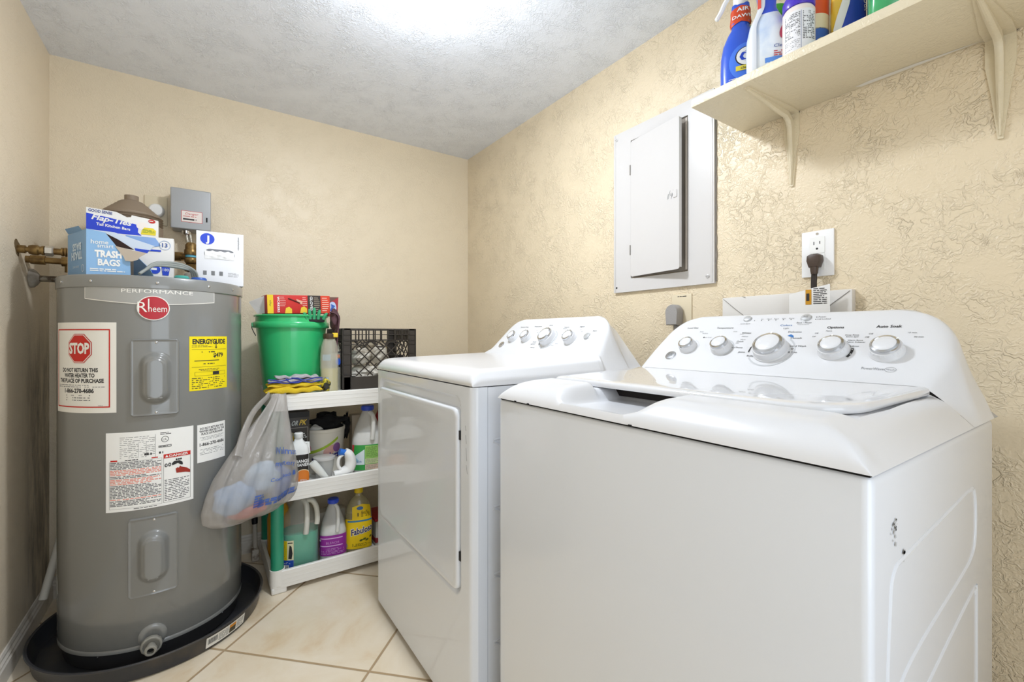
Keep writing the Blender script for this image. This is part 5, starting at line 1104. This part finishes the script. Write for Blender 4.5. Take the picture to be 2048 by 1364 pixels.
b = MB(); blob(b, (.398, 2.03, .560), (.030, .025, .018), mat('#d7d5d0', .4), 8, .15); b.build('plastic_wrap', loc=(.395, 2.0, .55), label='crumpled clear wrap in the printed tub before black cloth', cat='wrap')
# clear round container lying by the front
t = thing('clear_container', 'clear round plastic container in front of printed tub', 'container', (.408, 1.937, ZM))
b = MB(); CC = mat('#dcdcd8', .2, alpha=.55, coat=.8); M = TR(.408, 1.937, ZM); b.lathe([(.001, .001), (.030, 0), (.039, .075), (.0395, .078)], CC, M, 40, caps=False); b.build('container_body', t)
MB().lathe([(.040, .078), (.0420, .079), (.0420, .087), (.038, .089), (.0003, .0885)], mat('#dedcd8', .3, alpha=.8, coat=.5), M, 40, caps=False).build('lid', t)
t = thing('white_tube', 'white squeeze tube leaning in front of the clear container', 'tube', (.375, 1.885, ZM))
b = MB(); p0 = Vector((.352, 1.882, .462)); p1 = Vector((.404, 1.882, .392)); b.tube([p0, p0.lerp(p1, .12), p0.lerp(p1, .5), p1], [.013, .0155, .0150, .011], mat('#e4e6e2', .4), 16, flat=.75); b.build('tube_body', t)
t = thing('handled_bottle', 'white handled bottle with blue cap tipped over by the clear container', 'bottle', (.468, 1.905, ZM))
M = TR(.470, 1.905, ZM) @ Matrix.Rotation(math.radians(52), 4, 'Y') @ TR(0, 0, -.05)
b = MB(); rings = smooth_path([(.436, 1.893, .397), (.468, 1.893, .401), (.495, 1.893, .414), (.501, 1.893, .442), (.493, 1.889, .470), (.478, 1.889, .486)], 6)
b.tube(rings, [.010 + .009 * math.sin(math.pi * i / (len(rings) - 1)) + .003 for i in range(len(rings))], WHITE, 14, flat=1.2); b.tube(smooth_path([(.478, 1.887, .478), (.455, 1.887, .462), (.451, 1.887, .432), (.465, 1.887, .410)], 6), .0065, WHITE, 10)
b.build('bottle_body', t); b = MB(); b.tube([(.482, 1.889, .478), (.456, 1.889, .487)], [.0125, .0135], mat('#2f74d6', .4), 16); b.build('cap', t, label='blue cap'); b = MB(); b.box((.488, 1.876, .392), (.020, .006, .010), mat('#2f74d6', .5), .002); b.build('blue_sticker', t)
# bleach
def jug(name, lbl, x, y, z, R, H, sy, liquid, capc, labelfn, glass='#e6e6e2', lh=.6, alpha=.42, prof=None):
    t = thing(name, lbl, 'bottle', (x, y, z)); M = TR(x, y, z, face(x, y))
    pr = prof or [(R * .90, 0), (R, .006), (R, H * .46), (R * .98, H * .50), (R * .80, H * .66), (R * .52, H * .82), (R * .34, H * .91), (R * .32, H * .935)]
    b = MB(); body(b, pr, mat(glass, .32, alpha=alpha, coat=.4), M, 1, sy, p=2.8); b.build('bottle_body', t)
    lp = [(max(.002, r - .003), q + (.002 if q == 0 else 0)) for r, q in pr if q < H * lh]
    r_end = None
    for (r0, z0), (r1, z1) in zip(pr, pr[1:]):
        if z0 <= H * lh <= z1: r_end = r0 + (r1 - r0) * (H * lh - z0) / (z1 - z0)
    lp.append((r_end - .003, H * lh)); b = MB(); body(b, lp, liquid, M, 1, sy, p=2.8); b.build('liquid', t)
    hb = MB(); hb.tube([M @ Vector(q) for q in smooth_path([(R * .15, -R * sy * .30, H * .90), (R * .34, -R * sy * .62, H * .84), (R * .36, -R * sy * .90, H * .66), (R * .30, -R * sy * 1.0, H * .50)], 6)], R * .15, mat(glass, .3, alpha=.9, coat=.4), 12); hb.build('handle', t)
    cb = MB(); cb.lathe([(R * .36, H * .925), (R * .40, H * .93), (R * .40, H * .99), (R * .36, H)], capc, M, 28)
    for k in range(28):
        a = 2 * math.pi * k / 28; cb.box((R * .40 * math.cos(a), R * .40 * math.sin(a), H * .962), (.0012, .0012, H * .05), capc, 0, M)
    cb.build('cap', t)
    if labelfn: lb = MB(); labelfn(lb, lab(pr, M, 1, sy, 2.8)); lb.build('label', t)
    return t, M
BC = mat('#2248c8', .35, coat=.3); MILK = mat('#f2f2f0', .4)
def l1(b, F):
    b.patch(F, -.060, .012, .064, .118, .0010, mat('#3aa04a', .45), 24); b.poly(F, [(-.058, .06), (-.010, .10), (-.010, .035), (-.058, .035)], .0015, mat('#dfeaf0', .5)); b.poly(F, [(-.058, .118), (-.045, .118), (-.048, .085), (-.058, .070)], .0018, mat('#cf4a4a', .5)); b.poly(F, [(-.0585, .05), (-.025, .05), (-.058, .085)], .0018, mat('#9cc8dc', .5))
    b.patch(F, -.008, .062, .052, .114, .0018, mat('#9ccf6a', .5), 12); b.patch(F, -.008, .038, .052, .061, .0018, mat('#c9d9a0', .5), 12); b.patch(F, -.008, .014, .052, .036, .0018, mat('#dcc3ae', .5), 12)
    b.micro(F, -.005, .066, .050, .111, 11, mat('#4c7a3a', .5), .0023, .35); b.micro(F, -.005, .042, .050, .058, 4, INKG, .0023, .3); b.micro(F, -.005, .017, .050, .033, 4, INKG, .0023, .3); b.text(F, 'Bleach', -.034, .045, .008, mat('#3a63b0', .5), .0022)
jug('bleach_jug', 'tall bleach jug with blue cap and green label on middle tier', .588, 1.952, ZM, .064, .278, .72, MILK, BC, l1)
b = MB(); b.lathe([(.03, 0), (.033, .004), (.033, .20), (.018, .235), (.016, .255)], mat('#b5242a', .35, coat=.3), TR(.690, 2.07, ZM), 32); b.build('red_bottle', loc=(.69, 2.07, ZM), label='red bottle mostly hidden behind the green labelled bleach jug', cat='bottle')
b = MB(); b.box((.595, 2.12, .485), (.07, .05, .215), mat('#b8ab98', .7), .006); b.build('beige_carton', loc=(.595, 2.12, ZM), label='beige packet behind the bleach jug on middle tier', cat='packet')
# ---- bottom tier
ZB = .0305
def l2(b, F):
    b.patch(F, -.066, .020, -.020, .135, .0010, mat('#ece6c0', .5), 8); b.patch(F, -.066, .060, -.040, .134, .0014, mat('#edd21e', .5), 5); b.patch(F, -.066, .020, -.020, .060, .0016, mat('#2250b4', .5), 8)
    b.poly(F, [(-.036, .066), (-.026, .064), (-.023, .085), (-.026, .112), (-.032, .118), (-.034, .100)], .0016, INK); b.patch(F, -.038, .124, -.023, .128, .0016, INK); b.micro(F, -.064, .066, -.043, .120, 8, mat('#8a7a1a', .5), .0018, .3)
    b.patch(F, -.060, .024, -.034, .042, .0020, WHITE, 4)
    for i in range(10): b.patch(F, -.058 + .0023 * i, .026, -.0572 + .0023 * i, .041, .0024, INK)
    b.micro(F, -.058, .046, -.030, .055, 2, WHITE, .0020, .4)
jpr = [(.064, 0), (.068, .008), (.068, .160), (.066, .185), (.055, .215), (.036, .245), (.024, .266), (.022, .290)]
tj, Mj = jug('window_fluid_jug', 'large gallon jug half full of teal liquid on bottom tier', .322, 1.958, ZB, .068, .305, .86, mat('#1fb394', .3), WHITE, l2, '#dcdad0', .50, .22, jpr)
b = MB(); b.tube([Mj @ Vector(q) for q in smooth_path([(.020, -.020, .268), (.042, -.030, .272), (.058, -.034, .245), (.062, -.040, .205), (.060, -.045, .180)], 6)], .010, mat('#d4d2c6', .3, alpha=.95, coat=.4), 14); b.build('loop_handle', tj)
def l3(b, F):
    PP = mat('#9a2f9e', .45); b.patch(F, -.052, .030, .052, .112, .0010, PP, 24)
    for z in (.098, .068): b.patch(F, -.044, z, .030, z + .004, .0015, mat('#e3b9e6', .5), 12)
    b.text(F, 'BLEACH', -.002, .078, .009, mat('#d9a3de', .5), .0015, w=.040); b.micro(F, -.040, .036, .036, .062, 5, mat('#cf9ad4', .5), .0015, .4); b.disc(F, -.046, .092, .006, .004, .0016, WHITE)
jug('bleach_jug', 'white bleach jug with blue cap and purple label on bottom tier', .448, 1.958, ZB, .052, .250, .74, MILK, BC, l3)
t = thing('floor_cleaner_bottle', 'clear bottle with yellow cap and big yellow label on bottom tier', 'bottle', (.552, 1.958, ZB))
M = TR(.552, 1.958, ZB, face(.552, 1.958)); pr = [(.050, 0), (.055, .006), (.053, .05), (.055, .11), (.054, .160), (.050, .190), (.038, .220), (.022, .238), (.014, .246), (.014, .258)]
b = MB(); body(b, pr, mat('#b5ab84', .15, alpha=.5, coat=.8), M, 1, .62); b.build('bottle_body', t); b = MB(); body(b, [(.049, .003), (.0515, .008), (.050, .05), (.052, .11), (.051, .155)], mat('#8f8450', .3, alpha=.8), M, 1, .6); b.build('liquid', t)
b = MB(); Lf = lab(pr, M, 1, .62); YL = mat('#f2cf17', .45); b.patch(Lf, -.050, .028, .050, .152, .0010, YL, 20, 4)
sh = [(x, y) for x, y in rrect(-.022, .148, .040, .215, .020, 5)]; b.grid(lambda i, j: Lf(-.020 + .062 * i / 8, .152 + (.212 - .152) * (j / 6) - (.010 * abs(i / 8 - .5) * 2 * (j / 6)), .0012), 9, 7, YL)
b.patch(Lf, -.036, .140, .048, .147, .0014, mat('#3f86b4', .5), 10); b.text(Lf, 'Fabuloso', .012, .092, .026, WHITE, .0014, w=.074, bold=.07, rot=.22, shear=.2); b.text(Lf, 'Fabuloso', .012, .0925, .025, mat('#29235c', .5), .0020, w=.070, bold=.02, rot=.22, shear=.2)
b.disc(Lf, .004, .196, .010, .007, .0020, mat('#3d6fae', .5)); b.text(Lf, '1', -.002, .164, .014, INK, .0018, bold=.03); b.micro(Lf, .008, .160, .036, .186, 5, mat('#5b5118', .5), .0018, .45)
for cx, cz in ((.008, .062), (.018, .066), (.026, .061), (.040, .072)): b.disc(Lf, cx, cz, .006, .004, .0016, mat('#56611f', .5), 14, rot=.6)
b.micro(Lf, -.02, .038, .040, .050, 3, mat('#6b5f12', .5), .0016, .5); b.disc(Lf, -.042, .042, .006, .009, .0016, mat('#a8a59a', .5)); b.build('label', t, label='yellow label with dark script lettering')
MB().lathe([(.0165, .2545), (.0180, .256), (.0180, .280), (.014, .283)], mat('#ecc91c', .35), M, 24).build('cap', t, label='yellow cap')
b = MB(); b.box((.700, 2.03, ZB + .055), (.15, .14, .110), mat('#e0ded8', .35, alpha=.85), .012); b.box((.700, 2.03, ZB + .115), (.158, .148, .012), mat('#b3242c', .4), .004); b.box((.700, 2.03, ZB + .026), (.152, .142, .022), mat('#8e2a30', .4), .004); b.build('storage_tub', loc=(.70, 2.03, ZB), label='clear plastic tub with red lid behind the yellow labelled bottle', cat='tub')
b = MB(); b.box((.470, 2.12, ZB + .075), (.12, .06, .15), mat('#c9c2b2', .6), .003); b.patch(planeF((.41, 2.089, ZB), (1, 0, 0), (0, 0, 1)), .06, .06, .11, .12, .001, mat('#8a8172', .6)); b.build('beige_carton', loc=(.47, 2.12, ZB), label='plain beige carton behind the purple labelled bleach jug', cat='box')
t = thing('yellow_spray_bottle', 'orange yellow bottle squeezed behind the green post on bottom tier', 'bottle', (.268, 2.09, ZB))
b = MB(); body(b, [(.036, 0), (.042, .005), (.043, .17), (.034, .215), (.020, .245), (.016, .27)], mat('#d9a02a', .4), TR(.262, 2.080, ZB), 1, .9); b.build('bottle_body', t); MB().lathe([(.016, .2705), (.018, .273), (.018, .285), (.014, .287)], mat('#4c2a1c', .4), TR(.262, 2.080, ZB), 20).build('cap', t)
t = thing('scrub_brush', 'long black handled brush standing between heater pan and shelf unit', 'brush', (.186, 2.17, 0))
b = MB(); b.tube(smooth_path([(.184, 2.235, .34), (.184, 2.22, .26), (.186, 2.21, .15)], 5), [.008, .010, .011, .012, .012, .012, .012, .012, .012, .012, .011], BLACK, 14); b.build('grip', t, label='black rubber grip'); b = MB(); b.tube([(.186, 2.21, .15), (.187, 2.205, .05)], .0085, mat('#cfc6b8', .4), 12); b.build('shaft', t); b = MB(); b.box((.186, 2.20, .026), (.028, .05, .050), mat('#cfc6b8', .6, noise=('#7d6a58', 40, .45, .6)), .008); b.build('brush_head', t)
# ---------------------------------------------------------------- hanging carrier bag
t = thing('carrier_bag', 'full grey plastic carrier bag with blue print hanging off shelf unit corner', 'bag', (.15, 1.74, .36))
E_ = Vector((.852, .523, 0)); N_ = Vector((.523, -.852, 0)); O_ = Vector((0, 1.64, 0))
bagm, nt, bs, N, L = nodes('carrier_bag_film'); bs.inputs['Base Color'].default_value = hx('#bdb8b3'); bs.inputs['Roughness'].default_value = .3; bs.inputs['Alpha'].default_value = .50
tc = N('ShaderNodeTexCoord'); wv = N('ShaderNodeTexNoise', _Scale=26.0, _Detail=4.0); mp = N('ShaderNodeMapping'); mp.inputs['Scale'].default_value = (1, 1, .22); L(tc.outputs['Object'], mp.inputs[0]); L(mp.outputs[0], wv.inputs['Vector']); bp = N('ShaderNodeBump', _Strength=1.0, _Distance=.010); L(wv.outputs[0], bp.inputs['Height']); L(bp.outputs[0], bs.inputs['Normal'])
BR_ = [(.352, .100, .235, .020), (.362, .030, .300, .040), (.380, .006, .320, .052), (.410, .004, .330, .060), (.450, .016, .333, .062), (.500, .040, .328, .058), (.550, .078, .322, .048), (.600, .118, .318, .036), (.640, .160, .314, .028), (.680, .200, .308, .022), (.715, .232, .302, .018), (.742, .252, .298, .012)]
def bagpt(u, z, off=0):
    """u 0..1 round the ring, starting at the left edge and passing along the camera side"""
    for (z0, a0, c0, d0), (z1, a1, c1, d1) in zip(BR_, BR_[1:]):
        if z <= z1: break
    k = sstep(0, 1, 0) + max(0, min(1, (z - z0) / (z1 - z0))); a = a0 + (a1 - a0) * k; c = c0 + (c1 - c0) * k; d = d0 + (d1 - d0) * k
    th = 2 * math.pi * u; mid = (a + c) / 2; hw = (c - a) / 2; fold = 1 + .15 * math.sin(9 * th + z * 10) * (.6 + .8 * sstep(.45, .7, z)) + .06 * math.sin(17 * th - z * 22)
    pos = O_ + E_ * (mid - hw * math.cos(th)) + N_ * (d * math.sin(th) * fold + off * (1 if math.sin(th) > 0 else -1))
    pos += N_ * .006 * math.sin(14 * z + 5 * th); 
    sh = max(0, (z - .55)) * .5          # upper part leans back towards the shelf corner
    return pos + Vector((0, .055 * sstep(.45, .74, z), z))
nu = 90; zs = [.352 + (.742 - .352) * i / 60 for i in range(61)]
b = MB(); b.grid(lambda i, j: bagpt(i / nu, zs[j]), nu, 61, bagm, closeu=True)
b.add([bagpt(i / nu, .352) for i in range(nu)], [tuple(range(nu))], bagm); 
BF_ = lambda x, y, off=0: bagpt(max(.01, min(.49, x)), y, .004 + off)
BB = mat('#3f63b4', .5, alpha=.85)
def btext(s, u, z, h, w, rot=0): 
    V, Fc, W = text_geo(s, .01); k = h / .7; kx = w / W
    vs = [BF_(u + (x * kx - w / 2) * 1.9 * math.cos(rot), z + y * k - (x * kx) * math.sin(rot)) for x, y in V]; b.add(vs, Fc, BB)
btext('Walmart', .335, .552, .021, .088, .30); btext('mystery', .325, .515, .015, .066, .3); btext('Come back', .305, .470, .011, .060, .1); b.patch(BF_, .370, .462, .385, .478, .0, BB)
for z in (.412, .406): b.micro(BF_, .22, z, .45, z + .006, 1, BB, .0, .9)
b.micro(BF_, .22, .395, .44, .405, 1, BB, .0, .8, seed=4); b.micro(BF_, .205, .40, .235, .44, 5, BB, .0, .7, seed=3)
b.build('bag_film', t, sharp=80)
b = MB()   # second handle loop over the tray side
hp = smooth_path([tuple(O_ + E_ * .112 + Vector((0, .004, .560))), tuple(O_ + E_ * .135 + Vector((0, .030, .630))), tuple(O_ + E_ * .175 + Vector((-.002, .060, .690))), (.194, 1.835, .735), (.200, 1.860, .742)], 8)
b.tube(hp, [.026 - .018 * (i / (len(hp) - 1)) ** .6 for i in range(len(hp))], bagm, 12, flat=.5); b.build('bag_handle', t)
CT = (((.085, 1.700, .425), (.060, .030, .050), '#8fb4e0', 'blue white packet low at left inside the hanging carrier bag'), ((.165, 1.738, .470), (.055, .028, .055), '#b4d0ec', 'pale blue packet in the middle of the hanging carrier bag'), ((.222, 1.775, .440), (.040, .026, .060), '#6f8fd0', 'blue packet at right inside the hanging carrier bag'), ((.120, 1.708, .383), (.058, .030, .024), '#d0605f', 'pink red packet at the bottom of the hanging carrier bag'))
for i, (c, r, col, lb_) in enumerate(CT):
    b = MB(); blob(b, c, r, mat(col, .5, bump=.4, bscale=60), 20 + i, .14); b.build('plastic_packet', loc=c, label=lb_, cat='packet', group='packets in the carrier bag')
